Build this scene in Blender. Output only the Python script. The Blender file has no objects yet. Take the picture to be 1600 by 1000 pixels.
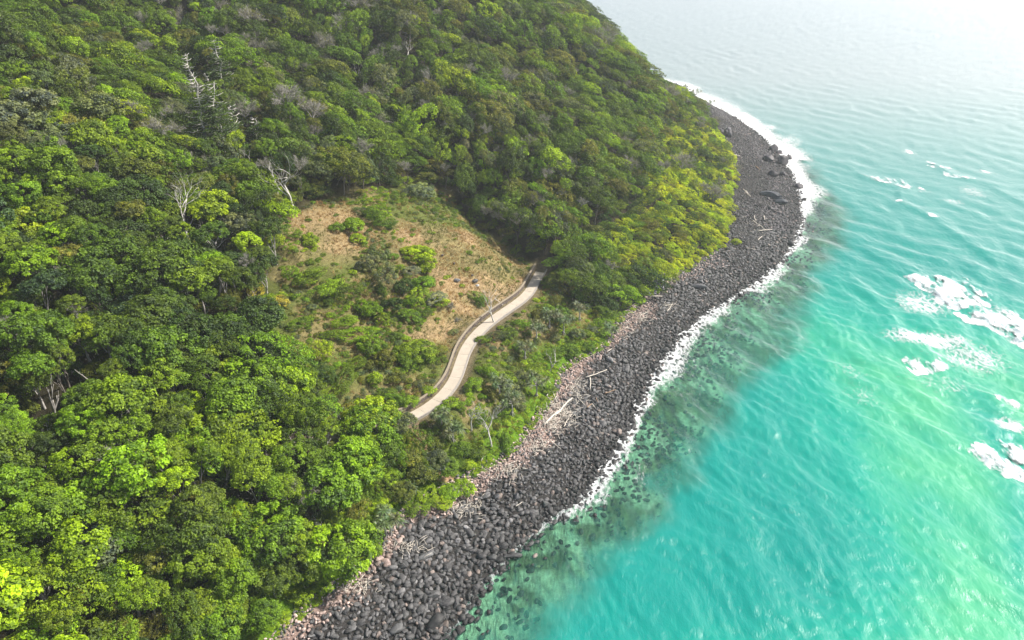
import bpy, math, random
import numpy as np
from mathutils import Vector, Matrix, Euler

# ------------------------------------------------------------------ camera, sky, sun, exposure
scene = bpy.context.scene
CAMZ, PITCH, FPX = 70.0, math.radians(30.0), 1100.0        # focal length in pixels of a 1600 wide frame
cam_data = bpy.data.cameras.new('camera')
cam_data.sensor_width = 36.0
cam_data.lens = 36.0 * FPX / 1600.0
cam_data.clip_start, cam_data.clip_end = 1.0, 60000.0
cam = bpy.data.objects.new('camera', cam_data)
scene.collection.objects.link(cam)
cam.location = (0, 0, CAMZ)
cam.rotation_euler = (math.radians(90) - PITCH, 0, 0)
scene.camera = cam

SUN_EL, SUN_AZ = math.radians(44), math.radians(76)         # azimuth clockwise from +Y (view direction)
world = bpy.data.worlds.new('World')
scene.world = world
world.use_nodes = True
wn = world.node_tree
sky = wn.nodes.new('ShaderNodeTexSky')
sky.sky_type = 'NISHITA'
sky.sun_disc = False
sky.sun_elevation, sky.sun_rotation = SUN_EL, SUN_AZ
sky.altitude, sky.air_density, sky.dust_density, sky.ozone_density = 10, 1.0, 3.0, 1.0
bg = wn.nodes['Background']
bg.inputs['Strength'].default_value = 0.084
wn.links.new(sky.outputs[0], bg.inputs['Color'])
sd = bpy.data.lights.new('sun', 'SUN')
sd.energy, sd.angle, sd.color = 5.0, math.radians(2.0), (1.0, 0.95, 0.87)
sun = bpy.data.objects.new('sun', sd)
scene.collection.objects.link(sun)
sdir = Vector((math.sin(SUN_AZ) * math.cos(SUN_EL), math.cos(SUN_AZ) * math.cos(SUN_EL), math.sin(SUN_EL)))
sun.rotation_euler = sdir.to_track_quat('Z', 'Y').to_euler()
vs = scene.view_settings
vs.view_transform, vs.look, vs.exposure, vs.gamma, vs.use_curve_mapping = 'Standard', 'None', 0.68, 1.0, False
cy = scene.cycles
cy.max_bounces, cy.diffuse_bounces, cy.glossy_bounces, cy.transmission_bounces = 5, 3, 2, 3
cy.transparent_max_bounces, cy.volume_bounces = 8, 1
cy.caustics_reflective = cy.caustics_refractive = False
cy.use_adaptive_sampling = True
cy.adaptive_threshold = 0.02

rng = np.random.default_rng(7)
random.seed(7)
COL = scene.collection

# ------------------------------------------------------------------ small maths
def smooth(a, b, x):
    t = np.clip((x - a) / (b - a), 0, 1)
    return t * t * (3 - 2 * t)

_tab = np.random.default_rng(3).random((256, 256))
def vnoise(x, y):
    xi, yi = np.floor(x).astype(int), np.floor(y).astype(int)
    fx, fy = x - xi, y - yi
    fx, fy = fx * fx * (3 - 2 * fx), fy * fy * (3 - 2 * fy)
    a, b = _tab[xi & 255, yi & 255], _tab[(xi + 1) & 255, yi & 255]
    c, d = _tab[xi & 255, (yi + 1) & 255], _tab[(xi + 1) & 255, (yi + 1) & 255]
    return (a * (1 - fx) + b * fx) * (1 - fy) + (c * (1 - fx) + d * fx) * fy

def fbm(x, y, s, octv=4, seed=0):
    v, a, t = 0.0, 1.0, 0.0
    for i in range(octv):
        v = v + a * vnoise(x / s + 17.3 * i + seed * 7.7, y / s - 9.1 * i + seed * 3.3)
        t += a
        a *= 0.5
        s *= 0.5
    return v / t

def ray(u, v):
    a, b = (u - 800.0) / FPX, (500.0 - v) / FPX
    return a, math.cos(PITCH) + b * math.sin(PITCH), -math.sin(PITCH) + b * math.cos(PITCH)

def plane_at(u, v, z=0.0):
    a, b, c = ray(u, v)
    t = (z - CAMZ) / c
    return a * t, b * t

def to_pix(x, y, z):
    x, y, z = np.asarray(x, float), np.asarray(y, float), np.asarray(z, float) - CAMZ
    dep = y * math.cos(PITCH) - z * math.sin(PITCH)
    up = y * math.sin(PITCH) + z * math.cos(PITCH)
    dep = np.where(np.abs(dep) < 1e-3, 1e-3, dep)
    return 800 + FPX * x / dep, 500 - FPX * up / dep, dep

def seg_dist(px, py, line):
    """distance to a polyline and the arc length of the nearest point"""
    best, arc, acc = np.full(px.shape, 1e9), np.zeros(px.shape), 0.0
    for (ax, ay), (bx, by) in zip(line[:-1], line[1:]):
        dx, dy = bx - ax, by - ay
        L2 = dx * dx + dy * dy + 1e-12
        t = np.clip(((px - ax) * dx + (py - ay) * dy) / L2, 0, 1)
        d = np.hypot(px - ax - t * dx, py - ay - t * dy)
        m = d < best
        best = np.where(m, d, best)
        arc = np.where(m, acc + t * math.sqrt(L2), arc)
        acc += math.sqrt(L2)
    return best, arc

def inside(px, py, poly):
    r = np.zeros(px.shape, bool)
    n = len(poly)
    for i in range(n):
        (x1, y1), (x2, y2) = poly[i], poly[(i + 1) % n]
        if y1 == y2:
            continue
        c = ((y1 > py) != (y2 > py)) & (px < (x2 - x1) * (py - y1) / (y2 - y1) + x1)
        r ^= c
    return r

def catmull(P, n=6):
    P = [np.array(p, float) for p in P]
    P = [2 * P[0] - P[1]] + P + [2 * P[-1] - P[-2]]
    out = []
    for i in range(1, len(P) - 2):
        for k in range(n):
            t = k / n
            p0, p1, p2, p3 = P[i - 1], P[i], P[i + 1], P[i + 2]
            out.append(0.5 * ((2 * p1) + (-p0 + p2) * t + (2 * p0 - 5 * p1 + 4 * p2 - p3) * t * t + (-p0 + 3 * p1 - 3 * p2 + p3) * t ** 3))
    out.append(P[-2])
    return [tuple(p) for p in out]

# ------------------------------------------------------------------ the coast: shoreline and vegetation line in world metres
shore_px = [(690, 1000), (735, 940), (790, 868), (860, 812), (915, 768), (955, 715), (985, 660), (1012, 600), (1045, 550), (1100, 492),
            (1165, 452), (1215, 412), (1243, 370), (1252, 330), (1248, 292), (1228, 255), (1190, 213), (1145, 182), (1110, 163), (1080, 146)]
SHORE = [(-150, -160), (-75, -60), (-38, 10)] + [plane_at(u, v) for u, v in shore_px] + [(78, 345), (52, 385), (5, 420), (-70, 445), (-180, 470), (-420, 500)]
veg_px = [(380, 1045), (450, 985), (520, 925), (590, 868), (610, 830), (640, 800), (700, 765), (745, 742), (800, 712), (835, 665), (868, 620), (888, 575), (945, 545), (968, 508), (1000, 478),
          (1062, 432), (1112, 400), (1142, 368), (1136, 330), (1152, 280), (1146, 248), (1128, 222), (1116, 196), (1100, 178), (1078, 152)]
VEG = [(-190, -160), (-105, -60), (-64, 0)] + [plane_at(u, v, 3.2) for u, v in veg_px] + [(60, 343), (40, 374), (0, 405), (-75, 428), (-180, 450), (-420, 480)]
SHORE_C, VEG_C = catmull(SHORE, 3), catmull(VEG, 3)
LANDP = SHORE_C + [(-420, -160)]
VEGP = VEG_C + [(-420, -160)]

X0, X1, Y0, Y1, ST = -300.0, 150.0, -60.0, 520.0, 1.0
gx, gy = np.arange(X0, X1 + ST, ST), np.arange(Y0, Y1 + ST, ST)
GX, GY = np.meshgrid(gx, gy, indexing='ij')
def signed(px, py, line, poly):
    d, arc = seg_dist(px, py, line)
    return np.where(inside(px, py, poly), d, -d), arc
D_SH, A_SH = signed(GX, GY, SHORE_C, LANDP)
D_VG, A_VG = signed(GX, GY, VEG_C, VEGP)

def bil(G, x, y):
    x, y = np.asarray(x, float), np.asarray(y, float)
    fx, fy = np.clip((x - X0) / ST, 0, len(gx) - 1.001), np.clip((y - Y0) / ST, 0, len(gy) - 1.001)
    i, j = fx.astype(int), fy.astype(int)
    a, b = fx - i, fy - j
    return (G[i, j] * (1 - a) + G[i + 1, j] * a) * (1 - b) + (G[i, j + 1] * (1 - a) + G[i + 1, j + 1] * a) * b

def build_height():
    q = GX * 0.45 + GY * 0.9
    m = 0.38 + 0.30 * smooth(125, 235, q)
    s = np.maximum(D_VG, 0)
    wf = smooth(215, 275, GY)
    ms = m * s * (1 - wf + wf * (.50 + .52 * smooth(4, 50, s)))
    h = 3.2 + 95 * np.tanh(ms / 95)
    # spurs and gullies that run down the fall line
    rid = fbm(A_VG + 0.12 * s, s * 0.18, 34, 3, 2) - 0.5
    h += rid * 13 * smooth(12, 70, s)
    h += (fbm(GX, GY, 22, 3, 5) - 0.5) * 4 * smooth(6, 40, s)
    beach = np.clip(D_SH / (D_SH - D_VG + 1e-6), 0, 1)
    hb = 3.2 * beach ** 1.15 + (fbm(GX, GY, 9, 3, 8) - .5) * .5 * smooth(0, .3, beach)
    out = np.where(D_VG > 0, h, hb)
    dw = -D_SH
    bed = -0.12 - 0.085 * np.minimum(dw, 22) - 0.22 * np.maximum(dw - 22, 0)
    bed = np.maximum(bed, -7) + (fbm(GX, GY, 7, 3, 11) - 0.5) * 0.5 * smooth(1, 6, dw)
    return np.where(D_SH > 0, out, bed)
HG = build_height()

def ground(u, v, lift=0.0):
    a, b, c = ray(u, v)
    t, dt = 40.0, 1.0
    while t < 700:
        if CAMZ + c * t <= float(bil(HG, a * t, b * t)) + lift:
            lo, hi = t - dt, t
            for _ in range(12):
                mid = (lo + hi) / 2
                if CAMZ + c * mid <= float(bil(HG, a * mid, b * mid)) + lift:
                    hi = mid
                else:
                    lo = mid
            return a * hi, b * hi
        t += dt
    return a * t, b * t

# the gully that ends where the walkway enters the trees
GUL = catmull([ground(*p) for p in [(845, 428), (815, 385), (760, 335), (700, 275), (648, 232), (590, 160), (540, 95), (500, 50)]], 4)
dg_, ag_ = seg_dist(GX, GY, GUL)
HG = HG - 3.6 * np.exp(-(dg_ / 7.0) ** 2) * smooth(6, 30, D_VG)
GUL2 = catmull([ground(*p) for p in [(300, 330), (330, 260), (300, 180), (240, 60)]], 4)
d2_, _ = seg_dist(GX, GY, GUL2)
HG = HG - 3.0 * np.exp(-(d2_ / 8.0) ** 2)

# the walkway: centre line laid on the slope, the ground benched for it
path_px = [(415, 706), (470, 693), (520, 681), (562, 672), (600, 668), (640, 656), (680, 630), (705, 604), (717, 580), (723, 555), (737, 530),
           (766, 502), (800, 479), (824, 458), (840, 434), (850, 414)]
PW = catmull([ground(*p) for p in path_px], 8)
PW = np.array(PW)
PA = np.concatenate([[0], np.cumsum(np.hypot(*np.diff(PW, axis=0).T))])
N_P = int(PA[-1] / 0.5)
PAr = np.linspace(0, PA[-1], N_P)
PX, PY = np.interp(PAr, PA, PW[:, 0]), np.interp(PAr, PA, PW[:, 1])
k = np.ones(13) / 13
PX = np.convolve(np.pad(PX, 6, 'edge'), k, 'valid'); PY = np.convolve(np.pad(PY, 6, 'edge'), k, 'valid')
PZ = bil(HG, PX, PY)
k = np.ones(31) / 31
PZ = np.convolve(np.pad(PZ, 15, 'edge'), k, 'valid')
TX, TY = np.gradient(PX), np.gradient(PY)
TL = np.hypot(TX, TY); TX, TY = TX / TL, TY / TL
NX, NY = -TY, TX                       # to the uphill side
PLINE = list(zip(PX, PY))
dp_, ap_ = seg_dist(GX, GY, PLINE)
pz_ = np.interp(ap_, np.concatenate([[0], np.cumsum(np.hypot(np.diff(PX), np.diff(PY)))]), PZ)
ii = np.clip((ap_ / 0.5).astype(int), 0, N_P - 1)
side = (GX - PX[ii]) * NX[ii] + (GY - PY[ii]) * NY[ii]
up = np.where(side > 0, 0.85 * smooth(1.2, 1.9, dp_), -0.22)
HG = np.where(dp_ < 8, (pz_ + up - 0.12 * (dp_ < 1.7)) * (1 - smooth(2.2, 8, dp_)) + HG * smooth(2.2, 8, dp_), HG)

def Z(x, y):
    return bil(HG, x, y)
ggx, ggy = np.gradient(HG, ST)
def slope(x, y):
    return bil(ggx, x, y), bil(ggy, x, y)

def gpoly(px):
    return [ground(*p) for p in px]

# ------------------------------------------------------------------ regions
CLEAR = gpoly([(440, 350), (480, 318), (540, 305), (610, 300), (660, 288), (705, 305), (735, 350), (800, 392), (838, 425), (822, 452), (770, 490), (730, 525), (715, 560), (705, 595),
               (640, 650), (560, 668), (500, 655), (470, 600), (430, 560), (410, 500), (440, 440)])
DRY1 = gpoly([(600, 340), (660, 350), (720, 355), (800, 400), (835, 430), (815, 455), (765, 485), (735, 515), (718, 545), (700, 555), (640, 525), (690, 480), (665, 400), (620, 372)])
DRY2 = gpoly([(450, 335), (500, 318), (560, 320), (585, 345), (560, 380), (560, 420), (520, 440), (480, 400)])
DRY3 = gpoly([(540, 590), (610, 580), (640, 610), (600, 650), (530, 665), (500, 640)])
LOWV = gpoly([(850, 440), (905, 480), (945, 510), (948, 535), (885, 578), (862, 625), (830, 668), (790, 710), (745, 740), (690, 735), (655, 690), (645, 670), (700, 632), (735, 585), (740, 545), (780, 510), (825, 480)])
FRONT = gpoly([(440, 990), (560, 860), (640, 790), (760, 740), (735, 690), (690, 690), (600, 730), (520, 830), (440, 930)])
SALT = gpoly([(1030, 205), (1080, 195), (1118, 205), (1155, 262), (1150, 290), (1138, 335), (1128, 385), (1090, 410), (1050, 435), (985, 440), (900, 385), (930, 360), (990, 340), (1010, 290), (1005, 240)])
TRACK = catmull([ground(*p) for p in [(648, 668), (655, 700), (668, 728), (700, 745)]], 5)
IN_CLEAR = lambda x, y: inside(x, y, CLEAR)

# ------------------------------------------------------------------ mesh and node helpers
def mesh_np(name, verts, faces, mats=(), smoothf=False, attrs=None, corner_cols=None):
    me = bpy.data.meshes.new(name)
    verts = np.asarray(verts, np.float32)
    me.vertices.add(len(verts))
    me.vertices.foreach_set('co', verts.ravel())
    if isinstance(faces, np.ndarray):
        n, kf = faces.shape
        me.loops.add(n * kf)
        me.loops.foreach_set('vertex_index', faces.astype(np.int32).ravel())
        me.polygons.add(n)
        me.polygons.foreach_set('loop_start', np.arange(0, n * kf, kf, dtype=np.int32))
        me.polygons.foreach_set('loop_total', np.full(n, kf, np.int32))
    else:
        tot = [len(f) for f in faces]
        me.loops.add(sum(tot))
        me.loops.foreach_set('vertex_index', np.array([i for f in faces for i in f], np.int32))
        me.polygons.add(len(faces))
        me.polygons.foreach_set('loop_start', np.concatenate([[0], np.cumsum(tot)[:-1]]).astype(np.int32))
        me.polygons.foreach_set('loop_total', np.array(tot, np.int32))
    me.update(calc_edges=True)
    me.polygons.foreach_set('use_smooth', np.full(len(me.polygons), smoothf))
    for k_, arr in (attrs or {}).items():
        arr = np.asarray(arr, np.float32)
        if arr.ndim == 1:
            me.attributes.new(k_, 'FLOAT', 'POINT').data.foreach_set('value', arr)
        else:
            a4 = np.ones((len(arr), 4), np.float32); a4[:, :3] = arr
            me.attributes.new(k_, 'FLOAT_COLOR', 'POINT').data.foreach_set('color', a4.ravel())
    for m in mats:
        me.materials.append(m)
    return me

def link(name, me, parent=None, loc=None, rot=None):
    o = bpy.data.objects.new(name, me)
    COL.objects.link(o)
    if parent is not None:
        o.parent = parent
    if loc is not None:
        o.location = loc
    if rot is not None:
        o.rotation_euler = rot
    return o

def tag(o, label=None, cat=None, group=None, kind=None):
    if label: o['label'] = label
    if cat: o['category'] = cat
    if group: o['group'] = group
    if kind: o['kind'] = kind
    return o

class N:
    """tiny node-tree writer"""
    def __init__(s, name):
        s.m = bpy.data.materials.new(name); s.m.use_nodes = True
        s.t = s.m.node_tree; s.t.nodes.clear()
        s.out = s.t.nodes.new('ShaderNodeOutputMaterial')
    def n(s, typ, **kw):
        x = s.t.nodes.new('ShaderNode' + typ)
        for k_, v_ in kw.items():
            if k_ == 'i':
                for kk, vv in v_.items():
                    if isinstance(vv, bpy.types.NodeSocket): s.t.links.new(vv, x.inputs[kk])
                    else: x.inputs[kk].default_value = vv
            else: setattr(x, k_, v_)
        return x
    def mix(s, f, a, b, mode='MIX'):
        x = s.n('MixRGB', blend_type=mode)
        for i_, v_ in enumerate((f, a, b)):
            if isinstance(v_, bpy.types.NodeSocket): s.t.links.new(v_, x.inputs[i_])
            elif i_ and not hasattr(v_, '__len__'): x.inputs[i_].default_value = (v_, v_, v_, 1)
            elif i_: x.inputs[i_].default_value = (*v_[:3], 1)
            else: x.inputs[i_].default_value = v_
        return x.outputs[0]
    def math(s, op, a, b=0.0, c=0.0, clamp=False):
        x = s.n('Math', operation=op, use_clamp=clamp)
        for i_, v_ in enumerate((a, b, c)):
            if isinstance(v_, bpy.types.NodeSocket): s.t.links.new(v_, x.inputs[i_])
            else: x.inputs[i_].default_value = v_
        return x.outputs[0]
    def attr(s, name, typ='GEOMETRY'):
        return s.n('Attribute', attribute_name=name, attribute_type=typ)
    def noise(s, scale, detail=3, rough=.55, vec=None, dist=0):
        x = s.n('TexNoise', i={'Scale': scale, 'Detail': detail, 'Roughness': rough, 'Distortion': dist})
        if vec is not None: s.t.links.new(vec, x.inputs['Vector'])
        return x
    def ramp(s, f, stops, interp='LINEAR'):
        x = s.n('ValToRGB'); s.t.links.new(f, x.inputs[0]); cr = x.color_ramp; cr.interpolation = interp
        while len(cr.elements) < len(stops): cr.elements.new(0.5)
        for e, (p_, c_) in zip(cr.elements, stops):
            e.position = p_; e.color = (*c_, 1) if hasattr(c_, '__len__') else (c_, c_, c_, 1)
        return x.outputs[0]
    def pos(s):
        return s.n('NewGeometry').outputs['Position']
    def end(s, sh):
        s.t.links.new(sh, s.out.inputs['Surface']); return s.m

def leaf_material(name, trans=0.36, gloss=0.022):
    w = N(name)
    t = w.attr('tint', 'INSTANCER').outputs['Color']
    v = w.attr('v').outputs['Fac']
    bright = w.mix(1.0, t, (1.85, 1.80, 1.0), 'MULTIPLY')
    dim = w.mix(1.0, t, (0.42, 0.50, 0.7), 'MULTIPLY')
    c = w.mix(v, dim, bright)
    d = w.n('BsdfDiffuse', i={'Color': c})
    tc = w.mix(1.0, c, (1.25, 1.2, 0.5), 'MULTIPLY')
    tr = w.n('BsdfTranslucent', i={'Color': tc})
    m1 = w.n('MixShader', i={0: trans, 1: d.outputs[0], 2: tr.outputs[0]})
    g = w.n('BsdfGlossy', i={'Color': (.9, .95, 1, 1), 'Roughness': 0.6})
    m2 = w.n('MixShader', i={0: gloss, 1: m1.outputs[0], 2: g.outputs[0]})
    return w.end(m2.outputs[0])

def plain(name, col, var=0.35, scale=2.0, rough=0.85, bump=0.0, tint=False):
    w = N(name)
    base = w.attr('tint', 'INSTANCER').outputs['Color'] if tint else None
    n1 = w.noise(scale, 4, .6, w.n('TexCoord').outputs['Object'])
    f = w.ramp(n1.outputs['Fac'], [(0.3, 1 - var), (0.7, 1 + var)])
    c = w.mix(1.0, f, base if base is not None else col, 'MULTIPLY')
    p = w.n('BsdfPrincipled', i={'Base Color': c, 'Roughness': rough, 'Specular IOR Level': 0.3})
    if bump:
        b = w.n('Bump', i={'Strength': bump, 'Distance': 0.05, 'Height': n1.outputs['Fac']})
        w.t.links.new(b.outputs[0], p.inputs['Normal'])
    return w.end(p.outputs[0])

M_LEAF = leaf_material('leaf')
M_BARK = plain('bark', (.16, .14, .12), .4, 3, .9, .3)
M_TWIG = plain('grey_twig', (.36, .335, .31), .4, 3, .9)
M_DEAD = plain('bleached_wood', (.52, .49, .45), .25, 3, .8, .2)
M_ROCK = None

# ------------------------------------------------------------------ terrain
def land_colours(x, y, h):
    """the soil, litter, grass and gravel that the ground is made of, per vertex"""
    dv, ds = bil(D_VG, x, y), bil(D_SH, x, y)
    n, c3 = len(x), lambda r, g, b: np.array([r, g, b])[None, :]
    soil = c3(.035, .030, .016) * (0.7 + .6 * fbm(x, y, 6, 3, 21))[:, None]
    col = np.repeat(soil, 1, 0)
    def blend(col, m, c):
        return col * (1 - m[:, None]) + c * m[:, None]
    def soft(poly, w=2.0):
        d, _ = seg_dist(x, y, poly + [poly[0]])
        return smooth(-w, w, np.where(inside(x, y, poly), d, -d) + (fbm(x, y, 6, 3, 31) - .5) * 8)
    gr = c3(.105, .125, .030) * (0.7 + .6 * fbm(x, y, 3, 3, 23))[:, None]
    tan = c3(.33, .235, .125) * (0.75 + .5 * fbm(x, y, 2.5, 3, 24))[:, None]
    clear = soft(CLEAR)
    col = blend(col, clear, gr)
    mx = smooth(.46, .60, fbm(x, y, 7, 3, 26))
    col = blend(col, clear * mx * .45, tan)
    dry = np.clip(soft(DRY1, 1.5) + soft(DRY2) * .75 + soft(DRY3) * .6, 0, 1)
    col = blend(col, dry * (.50 + .45 * mx), tan)
    lv = soft(LOWV)
    col = blend(col, lv, gr * .9)
    col = blend(col, lv * smooth(.55, .66, fbm(x, y, 6, 3, 28)) * .7, tan * .85)
    near = smooth(9, 2, dv) * (dv > 0)
    green = c3(.10, .19, .012) * (0.7 + .6 * fbm(x, y, 2.5, 3, 25))[:, None]
    col = blend(col, near * smooth(125, 105, y), green)
    dt_, _ = seg_dist(x, y, TRACK)
    col = blend(col, smooth(1.5, .6, dt_ + (fbm(x, y, 1.5, 2, 33) - .5)), c3(.40, .25, .15))
    edge = smooth(2.6, 1.3, seg_dist(x, y, PLINE)[0])
    col = blend(col, edge, c3(.16, .13, .075))
    # beach: pinkish shell and coral gravel high up, black grit below
    t = np.clip(ds / (ds - dv + 1e-6), 0, 1)
    pink = c3(.30, .215, .18) * (0.7 + .6 * fbm(x, y, 1.2, 3, 41))[:, None]
    grit = c3(.045, .042, .040) * np.ones((n, 1))
    pk = smooth(.74, .93, t + (fbm(x, y, 5, 3, 42) - .5) * .75) * smooth(140, 105, y)
    b = blend(grit, pk, pink)
    bm = (dv < 0).astype(float) * (ds > -0.3)
    col = blend(col, bm, b)
    # sea bed: pale sand with dark weedy reef
    sand = c3(.50, .55, .38) * np.ones((n, 1))
    weed = c3(.15, .16, .075) * (0.35 + 1.3 * fbm(x, y, 1.3, 3, 52))[:, None]
    wm = smooth(.44, .56, fbm(x + .3 * y, y, 4.2, 4, 51) + .16 * smooth(62, 95, y) - .11)
    bed = blend(sand, wm, weed)
    col = np.where((ds <= -0.3)[:, None], bed, col)
    return np.clip(col, 0.005, .9)

def terrain():
    # finer cells where the walkway and the clearing are, one continuous sheet: warped grid axes
    def axis(lo, hi, a, b, fine, coarse):
        out, t = [lo], lo
        while t < hi:
            t += fine if a <= t <= b else coarse
            out.append(min(t, hi))
        return np.array(out)
    ax, ay = axis(X0, X1, -45, 60, .55, 1.3), axis(Y0, Y1, 35, 150, .6, 1.3)
    A, B = np.meshgrid(ax, ay, indexing='ij')
    x, y = A.ravel(), B.ravel()
    h = Z(x, y)
    h = h + (fbm(x, y, 2.2, 3, 71) - .5) * .35 * (seg_dist(x, y, PLINE)[0] > 1.9)
    edge = np.minimum.reduce([x - X0, X1 - x, y - Y0, Y1 - y])
    nx, ny = len(ax), len(ay)
    i, j = np.meshgrid(np.arange(nx - 1), np.arange(ny - 1), indexing='ij')
    a = (i * ny + j).ravel()
    F = np.stack([a, a + ny, a + ny + 1, a + 1], 1)
    w = N('ground')
    c = w.attr('col').outputs['Color']
    n1 = w.noise(1.6, 5, .65, w.pos())
    n2 = w.noise(9, 4, .7, w.pos())
    f = w.ramp(n1.outputs['Fac'], [(.3, .6), (.7, 1.4)])
    c = w.mix(1, c, f, 'MULTIPLY')
    f = w.ramp(n2.outputs['Fac'], [(.3, .7), (.7, 1.3)])
    c = w.mix(1, c, f, 'MULTIPLY')
    b = w.n('Bump', i={'Strength': .8, 'Distance': .25, 'Height': n2.outputs['Fac']})
    p = w.n('BsdfPrincipled', i={'Base Color': c, 'Roughness': .95, 'Specular IOR Level': .1, 'Normal': b.outputs[0]})
    m = w.end(p.outputs[0])
    me = mesh_np('terrain', np.stack([x, y, h], 1), F, [m], True, {'col': land_colours(x, y, h)})
    tag(link('terrain', me), kind='structure')
    # the far sea floor, one big sheet just under the lowest part of the near one
    s = 30000
    fm = plain('sea_floor', (.10, .16, .12), .2, .05)
    v = [(-s, -s, -7.6), (s, -s, -7.6), (s, s, -7.6), (-s, s, -7.6)]
    tag(link('sea_floor', mesh_np('sea_floor', v, [(0, 1, 2, 3)], [fm])), kind='structure')
terrain()

# ------------------------------------------------------------------ sea
# breaking and unbroken wave fronts: pixel polylines of the crest foot (u, v), height, width seaward
RIDGES = [
    ([(1330, 385), (1412, 436), (1440, 452), (1462, 470), (1500, 486), (1560, 518), (1640, 560)], 0.9, 3.2),
    ([(1390, 560), (1420, 578), (1450, 590)], 0.4, 2.5),
    ([(1500, 690), (1525, 712), (1560, 738), (1640, 765)], 0.8, 3.0),
    ([(1535, 615), (1560, 630), (1610, 645)], 0.45, 2.5),
    ([(1430, 252), (1458, 262), (1480, 276), (1530, 288), (1600, 325), (1680, 370)], 0.8, 3.2),
    ([(1285, 252), (1320, 263), (1346, 280), (1395, 296), (1400, 318), (1440, 338), (1490, 372), (1560, 420)], 0.7, 3.0),
    ([(1200, 290), (1240, 305), (1290, 325)], 0.3, 2.0),
    ([(1480, 410), (1530, 425), (1640, 470)], 0.5, 3.0),
    ([(1300, 430), (1380, 490), (1420, 560)], 0.3, 3.0),
]
RID_W = [([plane_at(*p) for p in px], hh, ww) for px, hh, ww in RIDGES]
_wr = np.random.default_rng(12)
WAVES = []
for i in range(72):
    lam = 1.4 * (13 / 1.4) ** _wr.random()
    ang = math.radians(205) + _wr.normal(0, .42 + .35 * (lam < 3.5))
    WAVES.append((2 * math.pi / lam, math.cos(ang), math.sin(ang), _wr.random() * 6.28, .0062 * lam ** .78))
def water_z(x, y):
    z = np.zeros(np.shape(x))
    wx, wy = x + 3 * (fbm(x, y, 14, 2, 61) - .5) * 2, y + 3 * (fbm(x, y, 14, 2, 62) - .5) * 2
    for k_, cx, cy_, ph, am in WAVES:
        z = z + am * np.sin(k_ * (wx * cx + wy * cy_) + ph)
    z = z * (.45 + 1.1 * fbm(x, y, 35, 2, 63)) * (1 - .35 * smooth(120, 260, y))
    for line, hh, ww in RID_W:
        x0 = min(p[0] for p in line) - 15; x1 = max(p[0] for p in line) + 15
        y0 = min(p[1] for p in line) - 15; y1 = max(p[1] for p in line) + 15
        m = (x > x0) & (x < x1) & (y > y0) & (y < y1)
        if not m.any(): continue
        xx, yy = x[m], y[m]
        d, arc = seg_dist(xx, yy, line)
        # seaward side is to the right (east) of the crest foot
        sgn = np.zeros(xx.shape); best = np.full(xx.shape, 1e9)
        tot = sum(math.hypot(b[0] - a[0], b[1] - a[1]) for a, b in zip(line[:-1], line[1:]))
        for (ax, ay), (bx, by) in zip(line[:-1], line[1:]):
            dx, dy = bx - ax, by - ay
            t = np.clip(((xx - ax) * dx + (yy - ay) * dy) / (dx * dx + dy * dy), 0, 1)
            dd = np.hypot(xx - ax - t * dx, yy - ay - t * dy)
            cr = dx * (yy - ay) - dy * (xx - ax)
            mm = dd < best; best = np.where(mm, dd, best); sgn = np.where(mm, np.sign(cr), sgn)
        s = d * sgn
        prof = np.where(s > 0, np.exp(-(s / (ww * 1.5)) ** 2), 0) * smooth(0, 1.9, s)
        taper = smooth(0, 6, arc) * smooth(0, 6, tot - arc)
        z[m] += hh * .55 * prof * taper
    return z

REEF_PX = [(760, 1080), (850, 1000), (925, 925), (985, 870), (1035, 810), (1070, 745), (1100, 690), (1155, 620), (1225, 560), (1255, 500), (1290, 430), (1318, 370), (1325, 330), (1300, 290), (1270, 250),
           (1240, 225), (1190, 195), (1140, 165), (1110, 150)]
REEF = [plane_at(*p) for p in REEF_PX]
REEFP = [(-150, -140), (-30, 0)] + REEF + [(60, 400), (-300, 420), (-300, -140)]
def sea_fields(x, y):
    u, v, _ = to_pix(x, y, 0 * x)
    dr, _ = seg_dist(x, y, REEF)
    dr = np.where(inside(x, y, REEFP), dr, -dr)
    ds = -bil(D_SH, x, y)
    ds = np.where((x > X1) | (y > Y1) | (x < X0) | (y < Y0), 200, ds)
    reef = smooth(-2.5, 5, dr + (fbm(x, y, 8, 4, 81) - .5) * 9)
    # sand bars and deeper lanes of the bay, in metres
    bar = smooth(26, 62, x + .10 * (y - 90) + (fbm(x, y, 30, 4, 82) - .5) * 30) * smooth(175, 100, y + .25 * x)
    lane = np.exp(-((x - (62 + .32 * (y - 60)) + 6 * np.sin(y / 17)) / 4.5) ** 2) * smooth(110, 85, y) * .55
    near = smooth(52, 36, y - .2 * x) * smooth(5, 22, x)
    g = np.clip(bar * (1 - lane) * (.75 + .5 * fbm(x, y, 12, 4, 83)) + near * .45, 0, 1)
    far = smooth(140, 380, y)  # mask for painted haze and sky sheen, growing with distance
    return reef, g, far, ds

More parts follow.
